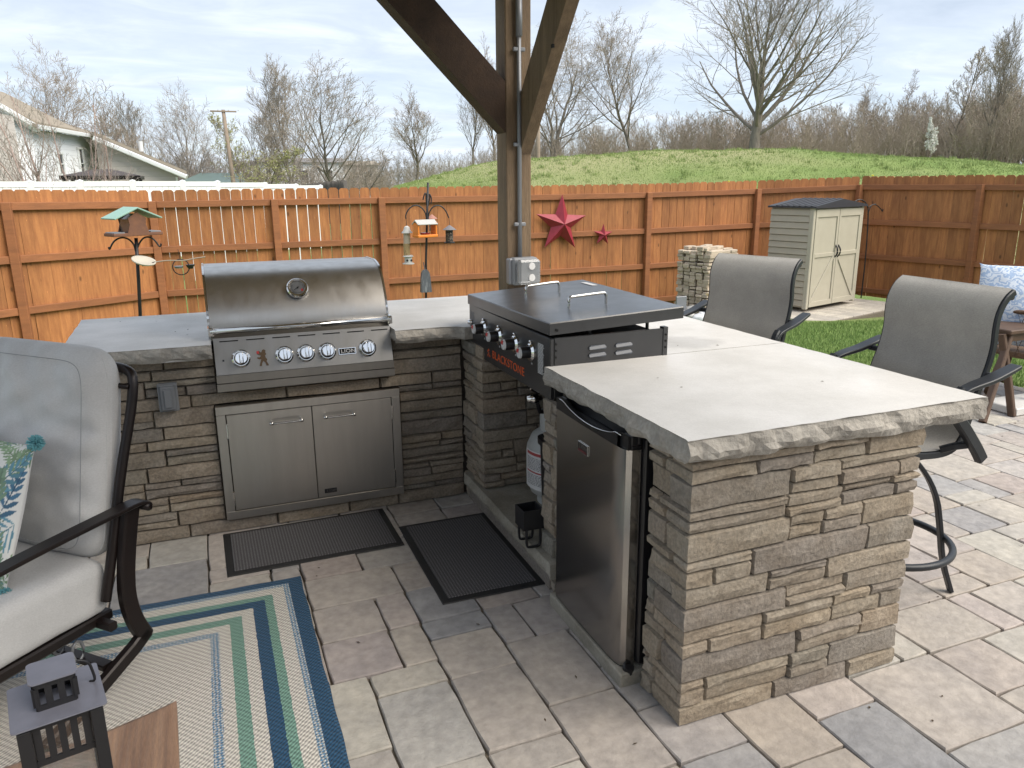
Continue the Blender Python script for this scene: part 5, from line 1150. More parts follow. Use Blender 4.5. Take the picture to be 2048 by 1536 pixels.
for k in range(7):
    y=.02+k*.10; MB().bar([(-.045,y,SH+.034),(SW*.5,y,SH+.136)],.03,.012).build('roof_rib',m_shroof,ro); MB().bar([(SW*.5,y,SH+.136),(SW+.045,y,SH+.034)],.03,.012).build('roof_rib',m_shroof,ro)
MB().box((SW/2+.0,-.009,.68),(.012,.006,.03)).build('lock',m_black,sh)
pad=empty('shed_pad',(8.25,8.62,-.435),math.atan2(.41,1.39),kind='structure')
MB().b2(-.05,2.65,-.05,1.85,-.12,-.012).build('bedding',m_sand,pad)
m_padp=mat('pale paver',(.5,.46,.40),(.8,.8,.8),8,.9,bump=.4,bscale=20,ramp=[(.46,.42,.36),(.38,.35,.31),(.5,.46,.39),(.42,.38,.33)],fine=.08)
for i in range(9):
    for j in range(6):
        if (i+j)%1==0: MB().b2(i*.295+.004,i*.295+.29,j*.30+.004,j*.30+.295,-.05,random.uniform(-.002,.003),.006).build('paver',m_padp,pad)
# shepherd hook by the shed
hk=empty('shepherd_hook',(0,0,0),label='thin dark shepherd hook leaning on the fence right of the shed',cat='garden hook')
Yh=10.35; MB().tube(fill([onY(1722,596,Yh),onY(1731,520,Yh),onY(1737,430,Yh),onY(1735,408,Yh),onY(1722,398,Yh),onY(1710,402,Yh),onY(1704,410,Yh)],2),.011,6,upv=(0,1,0)).build('hook_pole',m_black2,hk,True)
MB().tube(fill([onY(1737,414,Yh),onY(1750,407,Yh),onY(1762,418,Yh),onY(1765,424,Yh),onY(1766,418,Yh)],2),.009,6,upv=(0,1,0)).build('hook_arm',m_black2,hk,True); MB().tube(fill([onY(1735,430,Yh),onY(1742,410,Yh),onY(1752,408,Yh)],2),.008,6,upv=(0,1,0)).build('brace_arm',m_black2,hk,True)
# ================================================================ stack of veneer stones and rubble
sp_=empty('stone_pile',(7.12,9.95,-.44),math.radians(20),label='waist high stack of pale split stones before the fence',cat='stone pile')
R=random.Random(12); sv=[]
for k in range(8):
    Ls,Ws,Hs=[(.26,.10,.052),(.22,.10,.045),(.30,.11,.055),(.18,.10,.05),(.24,.10,.062),(.20,.10,.038),(.28,.10,.05),(.16,.10,.045)][k]
    mb=MB(); mb.box((0,0,Hs/2),(Ls,Ws,Hs),.007); mb.v=[tuple(c+R.uniform(-.004,.004) for c in v) for v in mb.v]; sv.append((mb.mesh('stone',m_pile),Ls,Ws,Hs))
zc=0; layer=0
while zc<.98:
    h=.053; y=-.26
    for row in range(5):
        x=-.33+R.uniform(-.02,.02)
        while x<.26:
            me_,Ls,Ws,Hs=R.choice(sv); 
            if row in(0,4) or x<-.2 or x+Ls>.2 or zc>.9: 
                o=link('stone',me_,sp_,(x+Ls/2,-.24+row*.118+R.uniform(-.012,.012),zc+R.uniform(0,.003))); o.rotation_euler=(R.uniform(-.03,.03),R.uniform(-.03,.03),R.uniform(-.08,.08))
            x+=Ls+.008
    zc+=h; layer+=1
for q in range(7):
    me_,Ls,Ws,Hs=R.choice(sv); o=link('stone',me_,sp_,(R.uniform(-.3,.3),R.uniform(-.25,.2),zc+.004)); o.rotation_euler=(0,R.uniform(-.03,.03),R.uniform(-.5,.5))
rb=empty('rubble_heap',(6.62,9.45,-.42),label='low heap of white sacks and scraps beside the stone stack',cat='rubble')
R=random.Random(8)
for k in range(11):
    mb=MB(); s=R.uniform(.07,.16); mb.lathe((0,0,0),[(0,-s*.5),(s*.8,-s*.35),(s,0),(s*.7,s*.4),(0,s*.55)],9); mb.v=[(a+R.uniform(-.03,.03),b+R.uniform(-.03,.03),c+R.uniform(-.02,.02)) for a,b,c in mb.v]; o=mb.build('sack',m_wht2 if k%3 else m_wht,rb,True); o.location=(R.uniform(-.30,.45),R.uniform(-.3,.2),s*.45+.05*(k%3))
tag(MB().bar([(6.75,9.35,-.02),(7.42,9.42,-.33)],.07,.025).build('timber_offcut',mat('fresh pine',(.55,.42,.22),rough=.7)),'pale yellow timber offcut leaning against the stone stack','timber')
tag(MB().b2(6.36,6.54,9.55,9.58,-.42,-.06,.01).build('grey_board',m_galv),'grey board standing left of the stone stack','board')
# ================================================================ trees
def gz(x,y):
    z=float(ground_z(np.array(float(x)),np.array(float(y)))); A=math.atan2(x,y); r=math.hypot(x,y)
    if math.radians(4)<A<math.radians(88) and 13.5<r<190: z=max(z,float(mound_z(np.array(A),np.array(r))))
    return z
def grow(seed,H=10,tr=.16,first=.22,n1=15,ang=(28,62),l1=.52,depth=4,wig=.10,upt=.05,lean=(0,0),fork=1,dens=1.0,rmin=.011,cone=.6,kids=(7,6,4)):
    R=random.Random(seed); segs=[[],[]]
    def br(p,d,Ln,r,lv):
        ns=[9,7,5,3,2][min(lv,4)]; st=Ln/ns; pts=[p]; ds=[d]
        for i in range(ns):
            d=Vector((d.x+R.gauss(0,wig*(1+.12*lv)),d.y+R.gauss(0,wig*(1+.12*lv)),d.z+R.gauss(0,wig*.6)+ (upt*(1.6 if lv==1 else 1.0) if lv else .02))).normalized(); q=p+d*st
            r0=r*(1-.80*i/ns) if lv else r*(1-.82*i/ns); r1=r*(1-.80*(i+1)/ns) if lv else r*(1-.82*(i+1)/ns)
            segs[0 if lv<2 else 1].append((p,q,max(r0,rmin),max(r1,rmin*.8))); p=q; pts.append(p); ds.append(d)
        if lv>=depth: return
        n=n1 if lv==0 else kids[lv-1]; n=max(2,int(n*dens+R.random()))
        for k in range(n):
            t=(first+(1-first)*(k+R.random()*.8)/n) if lv==0 else (.18+.80*(k+R.random()*.8)/n); t=min(.99,t); i=min(ns-1,int(t*ns)); f=t*ns-i
            q=pts[i].lerp(pts[i+1],f); dd=ds[i+1]; a=math.radians(R.uniform(*ang))*(1.0 if lv else (1.15-.55*(t-first)/(1-first))); az=(k*2.4+R.uniform(-.5,.5))
            o=dd.orthogonal().normalized(); o=Matrix.Rotation(az,3,dd)@o; nd_=(dd*math.cos(a)+o*math.sin(a)).normalized()
            if lv==0: l=H*l1*(1-cone*((t-first)/(1-first)))*R.uniform(.8,1.15); rr_=max(rmin,r*(1-.8*t)*R.uniform(.42,.62))
            else: l=Ln*R.uniform(.40,.66)*(1-.35*t); rr_=max(rmin,r*(1-.75*t)*.55)
            br(q,nd_,l,rr_,lv+1)
    for k in range(fork):
        d=Vector((lean[0]+(R.uniform(-.25,.25) if fork>1 else 0),lean[1]+(R.uniform(-.2,.2) if fork>1 else 0),1)).normalized(); br(Vector((R.uniform(-.1,.1)*(fork>1),0,-.3)),d,H*(1 if k==0 else R.uniform(.75,.98)),tr*(1 if k==0 else .8),0)
    return segs
def segmesh(segs,name,m,sides=3):
    P=np.array([s[0] for s in segs],float); Q=np.array([s[1] for s in segs],float); a=np.array([s[2] for s in segs]); b=np.array([s[3] for s in segs])
    D=Q-P; D/=np.linalg.norm(D,axis=1)[:,None]+1e-9; ref=np.where(np.abs(D[:,2:3])>.9,np.array([[1,0,0.]]),np.array([[0,0,1.]])); U=np.cross(D,ref); U/=np.linalg.norm(U,axis=1)[:,None]; V=np.cross(D,U); n=len(P); vs=[]
    for X,r in((P,a),(Q,b)):
        for k in range(sides): t=6.2832*k/sides; vs.append(X+(U*math.cos(t)+V*math.sin(t))*r[:,None])
    v=np.stack(vs,1).reshape(-1,3); base=np.arange(n)*2*sides; f=[]
    for k in range(sides): j=(k+1)%sides; f.append(np.stack([base+k,base+j,base+sides+j,base+sides+k],-1))
    return npmesh(name,v,np.concatenate(f),m,True)
protos={}
def proto(key,mt=m_bark,mc=m_twig,buds=None,**kw):
    s=grow(**kw); tm=segmesh(s[0],'trunk',mt,6); cm=segmesh(s[1],'crown',mc,3); bm_=None
    if buds:
        m_,n,sz=buds; R=np.random.default_rng(3); E=np.array([q[1] for q in s[1]]); i=R.integers(0,len(E),n); c=E[i]+R.normal(0,sz*.8,(n,3)); v=c[:,None,:]+R.normal(0,sz,(n,3,3)); bm_=npmesh('leaves',v.reshape(-1,3),np.arange(3*n).reshape(-1,3),m_)
    zt=float(np.percentile([q[1][2] for q in s[1]],99.3)); protos[key]=(tm,cm,bm_,zt)
proto('a',seed=1,H=10,tr=.20,first=.28,n1=17,l1=.66,ang=(24,56),cone=.35,upt=.075,wig=.08,rmin=.010)
proto('b',seed=2,H=10,tr=.19,first=.32,n1=15,l1=.60,ang=(18,42),upt=.10,cone=.35,wig=.08,mc=m_twig2)
proto('c',seed=5,H=9,tr=.17,first=.28,n1=15,l1=.52,ang=(20,46),cone=.3,upt=.09,wig=.08)
proto('big',seed=8,H=9,tr=.42,first=.24,n1=22,l1=.95,ang=(18,56),cone=.30,upt=.065,wig=.06,kids=(8,6,3),rmin=.011,mc=m_twig2)
proto('open',seed=13,H=10,tr=.20,first=.10,n1=12,l1=.72,ang=(30,70),cone=.35,upt=.07,fork=2,lean=(.18,0))
proto('birch',seed=21,H=8,tr=.085,first=.15,n1=12,l1=.36,ang=(22,44),upt=.06,fork=3,mt=m_birch,mc=m_twig2,rmin=.006,kids=(4,3,2))
proto('birch2',seed=24,H=8,tr=.08,first=.2,n1=10,l1=.34,ang=(22,42),upt=.06,fork=2,mt=m_birch,mc=m_twig2,rmin=.006,kids=(4,3,2),lean=(-.25,0))
proto('scrub',seed=31,H=8,tr=.09,first=.12,n1=12,l1=.42,ang=(25,55),depth=4,kids=(5,5,3),fork=2)
proto('budding',seed=33,H=8,tr=.10,first=.15,n1=13,l1=.45,ang=(25,50),kids=(6,5,3),buds=(m_budg,5000,.032))
proto('palebud',seed=35,H=10,tr=.13,first=.2,n1=14,l1=.38,ang=(20,42),kids=(6,5,3),upt=.08,buds=(mat('pale buds',(.55,.51,.43),rough=.9),6500,.028))
proto('blossom',seed=37,H=4,tr=.05,first=.12,n1=14,l1=.34,ang=(22,50),kids=(5,4,2),cone=.8,buds=(m_flower,5000,.042))
def tree(key,px,D,top,lab,cat='tree',rz=0,wide=1.0,name='bare_tree',group='leafless trees beyond the fence',base=None):
    p=aim(px,300,D); z0=gz(p.x,p.y) if base is None else (aim(px,base,D).z); tz=aim(px,top,D).z; tm,cm,bm_,zt=protos[key]; s=(tz-z0)/zt; wide*=(1.0 if 'birch' in key or key=='blossom' else 1.22)
    o=empty(name,(p.x,p.y,z0),rz,lab,cat,group); o.scale=(s*wide,s*wide,s); link('trunk',tm,o); link('crown',cm,o)
    if bm_: link('leaves' if key!='blossom' else 'blossom',bm_,o)
    return o
T=tree
T('a',62,44,98,'bare tree rising behind the house roof, tallest at the far left',rz=.4,wide=.75); T('c',205,46,192,'slim bare tree just left of the beige gable roof',rz=2)
T('b',280,62,190,'small bare tree above the beige gable slope',rz=1,wide=.9); T('a',362,66,168,'bare tree with straight trunk left of the wooden utility pole',rz=2.2,wide=.8)
T('c',520,64,168,'bare tree leaning close to the left of the twin tall trees',rz=4,wide=.9); T('b',572,60,112,'tall oval bare tree with pale trunk at left centre',rz=.2,wide=.85)
T('a',668,56,126,'broad round bare tree left of the brown thicket bush',rz=5.1,wide=1.05); T('c',828,66,184,'round topped bare tree midway between bush and post',rz=1.3,wide=1.15)
T('b',948,60,150,'double bare tree whose crown shows left of the post',rz=3.3,wide=.8); T('c',985,58,92,'bare tree mostly hidden behind the timber post',rz=.9,wide=.7)
T('open',1108,46,25,'bare tree with long limbs arching right, just right of the post',rz=.25,wide=1.0); T('a',1268,48,32,'tall full bare tree right of the wall star, above the mound',rz=3.9,wide=.95)
T('big',1508,44,-95,'largest bare tree with broad fan crown above the mound',rz=4.3,wide=1.0)
T('scrub',1430,52,215,'short crooked bare tree left of the largest tree trunk',rz=2.8,group='scrubby trees behind the mound'); T('c',1700,58,165,'thin bare tree right of the largest tree',rz=2.1,wide=.8,group='scrubby trees behind the mound')
T('scrub',1765,56,150,'thin twin stemmed bare tree above the grass, right of centre gap',rz=.8,wide=.7,group='scrubby trees behind the mound')
T('palebud',1895,50,105,'tree with pale cream buds near the right edge',rz=.3,wide=.9); T('b',1975,46,48,'tall twisted bare tree near the right edge, highest of its group',rz=2.9,wide=.7); T('palebud',2030,48,85,'pale budded tree cut by the right edge of the photo',rz=4.4,wide=.9)
T('budding',1845,50,262,'low bush with fresh yellow green leaves right of the white blossom tree',cat='bush',name='budding_bush',rz=2,wide=1.5,group='budding bushes'); T('budding',1915,48,268,'low green bush at the right end of the mound',cat='bush',name='budding_bush',rz=5,wide=1.4,group='budding bushes')
T('blossom',1862,36,236,'small white blossoming tree standing on the right of the mound',name='blossom_tree',rz=0,wide=.75,group='blossom trees')
T('budding',480,52,225,'loose tree with green buds beside the wooden utility pole',rz=0,wide=.7,group='budding trees'); T('budding',520,50,300,'yellow green shrub at the foot of the utility pole',cat='bush',name='budding_bush',rz=3,wide=1.6,group='budding bushes')
T('scrub',720,46,305,'rounded brown twiggy bush before the field, left of the mound',cat='bush',name='twiggy_bush',rz=1,wide=1.9,group='twiggy bushes')
T('scrub',1085,50,235,'bare scrub directly behind the timber post',rz=3,wide=.9,group='scrubby trees behind the mound')
T('birch',148,23,150,'middle birch with white trunks and bare twigs before the house',rz=.3,group='birches before the white house',name='birch_tree'); T('birch2',82,22,150,'birch leaning left before the white siding, leftmost',rz=.0,wide=1.1,group='birches before the white house',name='birch_tree'); T('birch',182,24,178,'birch nearest the gazebo with spreading bare twigs',rz=2.4,wide=.9,group='birches before the white house',name='birch_tree'); T('birch2',10,24,120,'birch cut by the left edge of the photo',rz=1.2,group='birches before the white house',name='birch_tree')
# thickets: far woods as one mass of saplings
def thicket(name,lab,n,azr,Dr,topf,m_,seed,sk=6):
    R=random.Random(seed); protoS=[]
    for k in range(sk):
        s=grow(seed=100+k+seed,H=6,tr=.05,first=.12,n1=9,l1=.34,ang=(18,48),depth=3,kids=(5,4),rmin=.0085,wig=.10,fork=1+(k%2),upt=.07); protoS.append(s[0]+s[1])
    V=[];F=[];off=0
    base=[]
    for s in protoS:
        P=np.array([q[0] for q in s],float); Q=np.array([q[1] for q in s],float); a=np.array([q[2] for q in s]); b=np.array([q[3] for q in s])
        D=Q-P; D/=np.linalg.norm(D,axis=1)[:,None]+1e-9; U=np.cross(D,np.array([.3,.2,1.])); U/=np.linalg.norm(U,axis=1)[:,None]+1e-9; W2=np.cross(D,U)
        pts=[]
        for X,r in((P,a),(Q,b)):
            for k in range(3): t=2.0944*k; pts.append(X+(U*math.cos(t)+W2*math.sin(t))*r[:,None])
        v=np.stack(pts,1).reshape(-1,3); bs=np.arange(len(P))*6; f=np.concatenate([np.stack([bs+k,bs+(k+1)%3,bs+3+(k+1)%3,bs+3+k],-1) for k in range(3)]); base.append((v,f,max(q[1][2] for q in s)))
    for i in range(n):
        v,f,zt=R.choice(base); px=R.uniform(*azr); D=R.uniform(*Dr); p=aim(px,300,D); z0=gz(p.x,p.y); h=topf(px,R,D)-z0
        if h<1: continue
        s=h/zt; a=R.uniform(0,6.28); w_=s*R.uniform(.8,1.5); c,s_=math.cos(a)*w_,math.sin(a)*w_
        vv=np.stack([v[:,0]*c-v[:,1]*s_+p.x,v[:,0]*s_+v[:,1]*c+p.y,v[:,2]*s+z0],-1); V.append(vv); F.append(f+off); off+=len(vv)
    o=link(name,npmesh(name,np.concatenate(V),np.concatenate(F),m_)); tag(o,lab,'thicket',kind='stuff'); return o
def tf1(px,R,D): 
    y=np.interp(px,[1000,1100,1300,1450,1600,1750,1850,1950,2100],[272,262,246,232,226,215,198,178,160])+R.uniform(-18,66); return aim(px,y,D).z
thicket('thicket','dense brown leafless thicket behind the grassy mound',950,(990,2150),(44,66),tf1,m_twig,3)
def tf2(px,R,D):
    y=np.interp(px,[200,400,600,760,900,1000],[315,310,318,322,320,305])+R.uniform(-22,30); return aim(px,y,D).z
thicket('far_thicket','sparse brown scrub along the far field edge at left',300,(205,1010),(62,85),tf2,m_twig2,7)
def tf3(px,R,D): return aim(px,np.interp(px,[740,850,1000],[345,322,300])+R.uniform(-3,25),D).z
thicket('low_scrub','low reddish brown scrub left of the mound',70,(735,1000),(46,60),tf3,m_twig,9)
# far woods silhouettes beyond
def tf4(px,R,D): return aim(px,300+R.uniform(-14,35),D).z
thicket('distant_woods','distant hazy tree line on the horizon',150,(-40,2150),(120,170),tf4,mat('hazy far twigs',(.20,.18,.18),rough=1),15,4)
# ================================================================ houses
m_sidw=mat('white lap siding',(.68,.71,.74),rough=.6); m_sidb=mat('beige lap siding',(.44,.41,.375),rough=.7)
def siding(m,p=.22):
    t=m.node_tree; b=t.nodes['Principled BSDF']; g=t.nodes.new('ShaderNodeNewGeometry'); s=t.nodes.new('ShaderNodeSeparateXYZ'); t.links.new(g.outputs['Position'],s.inputs[0]); a=t.nodes.new('ShaderNodeMath'); a.operation='MODULO'; a.inputs[1].default_value=p
    ad=t.nodes.new('ShaderNodeMath'); ad.inputs[1].default_value=20*p+.0; t.links.new(s.outputs[2],ad.inputs[0]); t.links.new(ad.outputs[0],a.inputs[0]); bp=t.nodes.new('ShaderNodeBump'); bp.inputs['Strength'].default_value=1; bp.inputs['Distance'].default_value=.5; bp.invert=True; t.links.new(a.outputs[0],bp.inputs['Height']); t.links.new(bp.outputs[0],b.inputs['Normal'])
siding(m_sidw); siding(m_sidb)
m_shing=mat('brown shingles',(.31,.27,.215),(.26,.225,.18),3,.9,bump=.3,bscale=12); m_glass=mat('dark window glass',(.03,.035,.045),rough=.08); m_trim=mat('white trim',(.68,.70,.72),rough=.5)
hs=empty('white_house',(0,0,0),label='two storey white sided house with brown shingle roof at the far left',cat='house')
def wallq(name,a,b,z0,z1,th,m_,par,zt2=None):
    """vertical wall between plan points a,b with thickness th away from the viewer"""
    a=Vector((a[0],a[1],0)); b=Vector((b[0],b[1],0)); d=(b-a).normalized(); n=Vector((-d.y,d.x,0)); 
    if n.y<0: n=-n
    z2=z1 if zt2 is None else zt2
    vs=[(*(a).xy,z0),(*(b).xy,z0),(*(b).xy,z2),(*(a).xy,z1)]; vs+=[(v[0]+n.x*th,v[1]+n.y*th,v[2]) for v in vs]
    mb=MB(); mb.add(vs,[(0,1,2,3),(7,6,5,4),(0,4,5,1),(1,5,6,2),(2,6,7,3),(3,7,4,0)]); return mb.build(name,m_,par)
def win(par,a,b,t,w_,z0,z1,off=.0):
    a=Vector((a[0],a[1],0)); b=Vector((b[0],b[1],0)); d=(b-a).normalized(); n=Vector((d.y,-d.x,0)); 
    if n.y>0: n=-n
    c=a+(b-a)*t+n*(.03+off); M=frame((c.x,c.y,(z0+z1)/2),d,(0,0,1)); h=z1-z0; mb=MB()
    for q in((0,h/2,w_+.16,.08),(0,-h/2,w_+.16,.08),(-w_/2,0,.08,h),(w_/2,0,.08,h),(0,0,w_,.04)): mb.box((q[0],q[1],.02),(q[2],q[3],.08))
    f=mb.xf(M).build('window',m_trim,par); MB().box((0,0,0),(w_,h,.03)).xf(M).build('pane',m_glass,f)
A0=aim(62,253,36); A1=aim(197,272,43.5); zb=-1.7; ze=3.72
wallq('side_wall',(A0.x,A0.y),(A1.x,A1.y),zb,ze,6,m_sidw,hs)
G0=aim(-60,190,34.8); pk=aim(-110,120,34.3)
wallq('front_wall',(G0.x,G0.y),(A0.x,A0.y),zb,G0.z,4,m_sidw,hs,ze)
dv=(Vector((A1.x,A1.y,0))-Vector((A0.x,A0.y,0))); dn=dv.normalized(); nn_=Vector((-dn.y,dn.x,0)); nn_=nn_ if nn_.x<0 else -nn_
e0=Vector((A0.x,A0.y,ze))-dn*.4-nn_*.35; e1=Vector((A1.x,A1.y,ze))+dn*.4-nn_*.35; rd=nn_*5.6+Vector((0,0,1.9))
mb=MB(); up3=Vector((0,0,.14)); q=[e0,e1,e1+rd,e0+rd]; mb.add([v for v in q]+[v+up3 for v in q],[(0,1,2,3),(7,6,5,4),(0,4,5,1),(1,5,6,2),(2,6,7,3),(3,7,4,0)]); mb.build('roof',m_shing,hs)
MB().bar([e0-nn_*.03+up3*.3,e1-nn_*.03+up3*.3],.10,.16).build('gutter',m_trim,hs)
r0=Vector((G0.x,G0.y,G0.z+.1)); dd_=(Vector((A0.x,A0.y,ze+.1))-r0); MB().bar([r0+Vector((0,-.3,.1)),Vector((A0.x,A0.y-.3,ze+.12))+dd_.normalized()*.35],.35,.22).build('rake_board',m_trim,hs)
mb=MB(); q=[r0+Vector((-.5,-.35,.28)),Vector((A0.x,A0.y-.35,ze+.28))+dd_.normalized()*.45]; q+=[q[1]+nn_*0+Vector((.9,5,0))*.9,q[0]+Vector((.9,5,0))*.9]; mb.add(q+[v+up3 for v in q],[(0,1,2,3),(7,6,5,4),(0,4,5,1),(1,5,6,2),(2,6,7,3),(3,7,4,0)]); mb.build('gable_roof',m_shing,hs)
for t,w_,z0,z1 in((.30,.55,2.05,2.9),(.62,.5,1.9,3.2),(.86,.5,1.85,2.95),(.15,.9,-.1,1.0),(.45,.5,-.05,.75)): win(hs,(A0.x,A0.y),(A1.x,A1.y),t,w_,z0,z1)
win(hs,(G0.x,G0.y),(A0.x,A0.y),.62,.8,.3,1.7); pass
wallq('beige_bay_wall',(G0.x-1,G0.y-1.2),(aim(20,300,33.2).x,aim(20,300,33.2).y),zb,4.4,1,m_sidb,hs,4.0)
h2=empty('beige_house',(0,0,0),label='beige sided house with a long sloping gable roof behind the gazebo',cat='house')
B0=aim(190,275,40.6); B1=aim(352,343,40); zB0=aim(200,277,40.6).z; zB1=aim(352,345,40).z
wallq('gable_wall',(B0.x,B0.y),(B1.x,B1.y),zb,zB0,.3,m_sidb,h2,zB1)
p0=Vector((B0.x,B0.y-.3,zB0)); p1=Vector((B1.x,B1.y-.3,zB1)); dd_=(p1-p0).normalized(); MB().bar([p0,p1+dd_*.5],.5,.20).build('rake_board',m_trim,h2)
q=[p0+Vector((0,0,.13)),p1+dd_*.5+Vector((0,0,.13))]; bk_=Vector((-2.5,9,0)); q+=[q[1]+bk_,q[0]+bk_]; mb=MB(); mb.add(q+[v+up3 for v in q],[(0,1,2,3),(7,6,5,4),(0,4,5,1),(1,5,6,2),(2,6,7,3),(3,7,4,0)]); mb.build('roof',m_shing,h2)
MB().lathe(aim(283,303,41),[(0,0),(.1,0),(.1,.45),(0,.45)],10).build('vent_pipe',m_trim,h2); MB().bar([Vector((B1.x,B1.y-.1,zB1-.2)),Vector((B1.x,B1.y-.1,zb))],.10,.08,upv=(1,0,0)).build('downspout',m_trim,h2)
# gazebo
gb=empty('gazebo',(0,0,0),label='dark hip roofed gazebo in front of the beige house',cat='gazebo')
c=aim(208,355,30); hw_=1.05; zt_=aim(208,338,30).z; zz=aim(208,352,30).z
mb=MB(); q=[(c.x+sx*hw_*1.1,c.y+sy*hw_,zz) for sx,sy in((-1,-1),(1,-1),(1,1),(-1,1))]+[(c.x-.25,c.y,zt_),(c.x+.25,c.y,zt_)]; mb.add(q,[(0,1,5,4),(1,2,5),(2,3,4,5),(3,0,4),(3,2,1,0)]); mb.build('roof',mat('dark brown metal roof',(.06,.045,.042),rough=.6),gb)
mb=MB(); mb.b2(c.x-hw_*1.12,c.x+hw_*1.12,c.y-hw_*1.02,c.y+hw_*1.02,zz-.12,zz-.005); mb.build('roof_edge',m_bronze,gb)
for sx in(-1,1):
    for sy in(-1,1): MB().b2(c.x+sx*hw_-.05,c.x+sx*hw_+.05,c.y+sy*hw_*.9-.05,c.y+sy*hw_*.9+.05,-1.4,zz-.12).build('post',m_bronze,gb)
# white vinyl fence
vf=empty('vinyl_fence',(0,0,0),label='white vinyl privacy fence behind the stained picket fence',cat='fence')
vp=[(-40,364,20.0),(60,365.5,20.4),(160,364,20.8),(265,364,21.2),(365,364,21.8),(435,365,22.5),(530,368,23.5),(592,371,24.2),(641,373,24.8)]
vp=[aim(*a) for a in vp]
for i,p in enumerate(vp):
    MB().b2(p.x-.065,p.x+.065,p.y-.065,p.y+.065,-1.6,p.z+.03).build('post',m_wht,vf); MB().lathe((p.x,p.y,p.z+.03),[(0,.03),(.075,.0),(.075,-.02),(0,-.02)],4).build('post_cap',m_wht,vf)
    if i<len(vp)-1:
        n_=vp[i+1]; m1=(p+n_)/2; d=(n_-p); Ln=math.hypot(d.x,d.y)-.13; M=Matrix.Translation((m1.x,m1.y,0))@Matrix.Rotation(math.atan2(d.y,d.x),4,'Z')
        MB().box((0,0,m1.z-.04),(Ln,.05,.12)).xf(M).build('rail',m_wht,vf)
        nb=int(Ln/.16)
        for k in range(nb): MB().box((-Ln/2+(k+.5)*Ln/nb,0,m1.z-.98),(Ln/nb-.008,.022,1.74)).xf(M).build('board',m_wht,vf)
# grey board fence further out
gf=empty('grey_board_fence',(0,0,0),label='weathered grey board fence at the field edge beyond the vinyl fence',cat='fence')
ga_,gb_=aim(575,374,36),aim(690,360,31); m_gw=mat('weathered grey boards',(.15,.135,.13),(.11,.10,.095),5,.9,rnd=.15)
for k in range(60):
    t=k/59; p=ga_.lerp(gb_,t); o=MB().b2(-.07,.07,-.01,.01,-1.6,0).build('board',m_gw,gf) if k==0 else link('board',_b.data,gf); _b=o; o.location=(p.x,p.y,p.z+random.uniform(-.03,.03))
# far barn with green roof, far houses
bn2=empty('green_roofed_barn',(0,0,0),label='low barn with grey green metal roof beyond the beige house',cat='barn')
c=aim(425,355,62); zt_=aim(425,345,62).z; zz=aim(425,364,62).z
mb=MB(); q=[(c.x-3.0,c.y-2,zz-.3),(c.x+2.2,c.y-2.6,zz-.3),(c.x+2.2,c.y+2,zt_),(c.x-.8,c.y+2,zt_),(c.x-3.0,c.y+6,zz-.3),(c.x+2.2,c.y+6,zz-.3)]; mb.add(q,[(0,1,2,3),(3,2,5,4),(0,3,4),(1,5,2)]); mb.build('roof',mat('grey green metal roof',(.12,.17,.155),rough=.5),bn2)
MB().b2(c.x-2.8,c.x+2.0,c.y-1.9,c.y+5,-2.2,zz-.35).build('wall',m_sidb,bn2)
def farhouse(px,D,w_,top,eave,lab,m_):
    o=empty('distant_house',(0,0,0),label=lab,cat='house',group='distant houses across the field'); c=aim(px,330,D); zt_=aim(px,top,D).z; zz=aim(px,eave,D).z
    MB().b2(c.x-w_/2,c.x+w_/2,c.y-3,c.y+3,-3,zz).build('wall',m_,o); MB().prism([(-3.4,zz),(0,zt_),(3.4,zz)],c.x-w_/2-.3,c.x+w_/2+.3,lambda a,b,w2:(w2,c.y+a,b)).build('roof',m_shing if m_ is m_sidb else mat('grey shingles',(.20,.19,.19),rough=.9),o)
    for t in(.2,.5,.8): 
        f=MB().b2(c.x-w_/2+t*w_-.5,c.x-w_/2+t*w_+.5,c.y-3.08,c.y-3.0,zz-2.0,zz-.8).build('window',m_trim,o); MB().b2(c.x-w_/2+t*w_-.42,c.x-w_/2+t*w_+.42,c.y-3.12,c.y-3.09,zz-1.92,zz-.88).build('pane',m_glass,f)
farhouse(600,95,9,316,326,'pale distant house glimpsed between the trunks across the field',m_sidw); farhouse(700,120,7,322,331,'small distant house left of the mound behind scrub',m_sidb); farhouse(520,110,6,322,332,'distant grey roofed house behind the yellow green shrub',m_sidw)
tag(polar(np.linspace(45,130,20),np.linspace(-8,14,24),lambda X,Y,A,R:-1.52+0*X+(R-45)*.004,'far_field',m_field),kind='structure')
# utility poles
def upole(px,D,top,lean,lab,arm):
    p=aim(px,330,D); zt_=aim(px,top,D).z; o=empty('utility_pole',(0,0,0),label=lab,cat='utility pole',group='utility poles')
    m_=mat('pole wood',(.30,.24,.19),(.22,.18,.14),3,.9); MB().tube([(p.x,p.y,-2.2),(p.x+lean,p.y,zt_)],.13,8,scale=[1.2,.8]).build('pole',m_,o,True)
    if arm:
        MB().bar([(p.x+lean-.75,p.y-.1,zt_-.10),(p.x+lean+.75,p.y-.1,zt_-.10)],.07,.09).build('cross_arm',m_,o)
        for k in(-.85,-.3,.3,.85): MB().lathe((p.x+lean+k,p.y-.1,zt_-.06),[(0,0),(.03,0),(.03,.05),(0,.07)],8).build('insulator',m_wht2,o)
upole(469,52,220,-.35,'wooden utility pole with crossarm among the left trees',True); upole(1076,42,150,0,'pale wooden utility pole just right of the timber post',False)
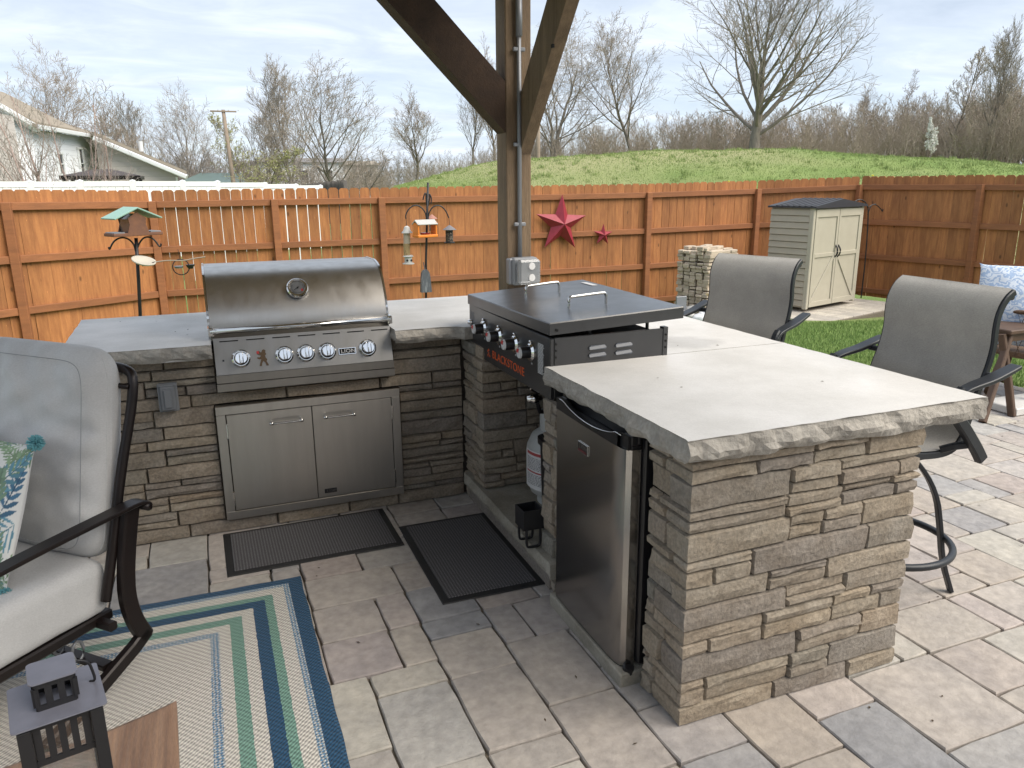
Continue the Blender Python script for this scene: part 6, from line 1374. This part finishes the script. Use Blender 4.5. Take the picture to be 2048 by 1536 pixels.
# ================================================================ house wall added behind the viewer, unseen, to darken reflections in the steel
oh=empty('added_house_wall',(0,0,0),label='unseen house wall with window and patio door, added behind the viewer for steel reflections',cat='house')
MB().b2(-7,5.2,-3.55,-3.25,-.2,3.0).build('wall',m_sidb,oh)
for x,w_,z0,z1 in((-1.4,1.8,.05,2.1),(2.6,1.2,.9,2.1),(-4.6,1.2,.9,2.1)):
    f=MB().b2(x-w_/2-.08,x+w_/2+.08,-3.25,-3.19,z0-.05,z1+.08).build('window',m_trim,oh); MB().b2(x-w_/2,x+w_/2,-3.19,-3.17,z0,z1).build('pane',m_glass,f)
# ================================================================ small debris
R=random.Random(91); mb=MB()
for k in range(130):
    x=R.uniform(-.6,5.5); y=R.uniform(.9,4.4)
    if x<.26 or (1.1<x<2.06 and 1.6<y<4.5) or (y>3.1 and x<1.2): continue
    a=R.uniform(0,6.28); l=R.uniform(.004,.012); w_=l*R.uniform(.3,.6); c,s=math.cos(a),math.sin(a)
    mb.add([(x-c*l,y-s*l,.0025),(x-s*w_,y+c*w_,.005),(x+c*l,y+s*l,.0035),(x+s*w_,y-c*w_,.003)],[(0,1,2,3)])
for k in range(14):
    x=R.choice([R.uniform(1.3,2.1)]*2+[R.uniform(-.5,-.1)]); y=R.uniform(1.8,4.2) if x>1 else R.uniform(3.6,4.3)
    if x<1.68 and x>1 and y>2.5: continue
    a=R.uniform(0,6.28); l=R.uniform(.003,.008); c,s=math.cos(a),math.sin(a); mb.add([(x-c*l,y-s*l,.9195),(x-s*l*.4,y+c*l*.4,.921),(x+c*l,y+s*l,.920),(x+s*l*.4,y-c*l*.4,.9195)],[(0,1,2,3)])
o=mb.build('leaf_litter',mat('dry leaf bits',(.10,.065,.035),(.05,.035,.02),30,.9)); tag(o,'tiny dry leaf bits scattered on pavers and counter','litter',kind='stuff')
def tuft_s(n):
    k=n//22; az=np.radians(rng.uniform(10,62,k)); r=rng.uniform(17,33,k); x=np.repeat(r*np.sin(az),22)+rng.normal(0,.07,k*22); y=np.repeat(r*np.cos(az),22)+rng.normal(0,.07,k*22); return x,y
tag(blades('mound_tufts',22*700,tuft_s,lambda x,y:_m(x,y,np.arctan2(x,y),np.hypot(x,y)),.06,.13,.012,m_blade2,.9),kind='stuff',label='longer grass tufts scattered over the mound',cat='grass')
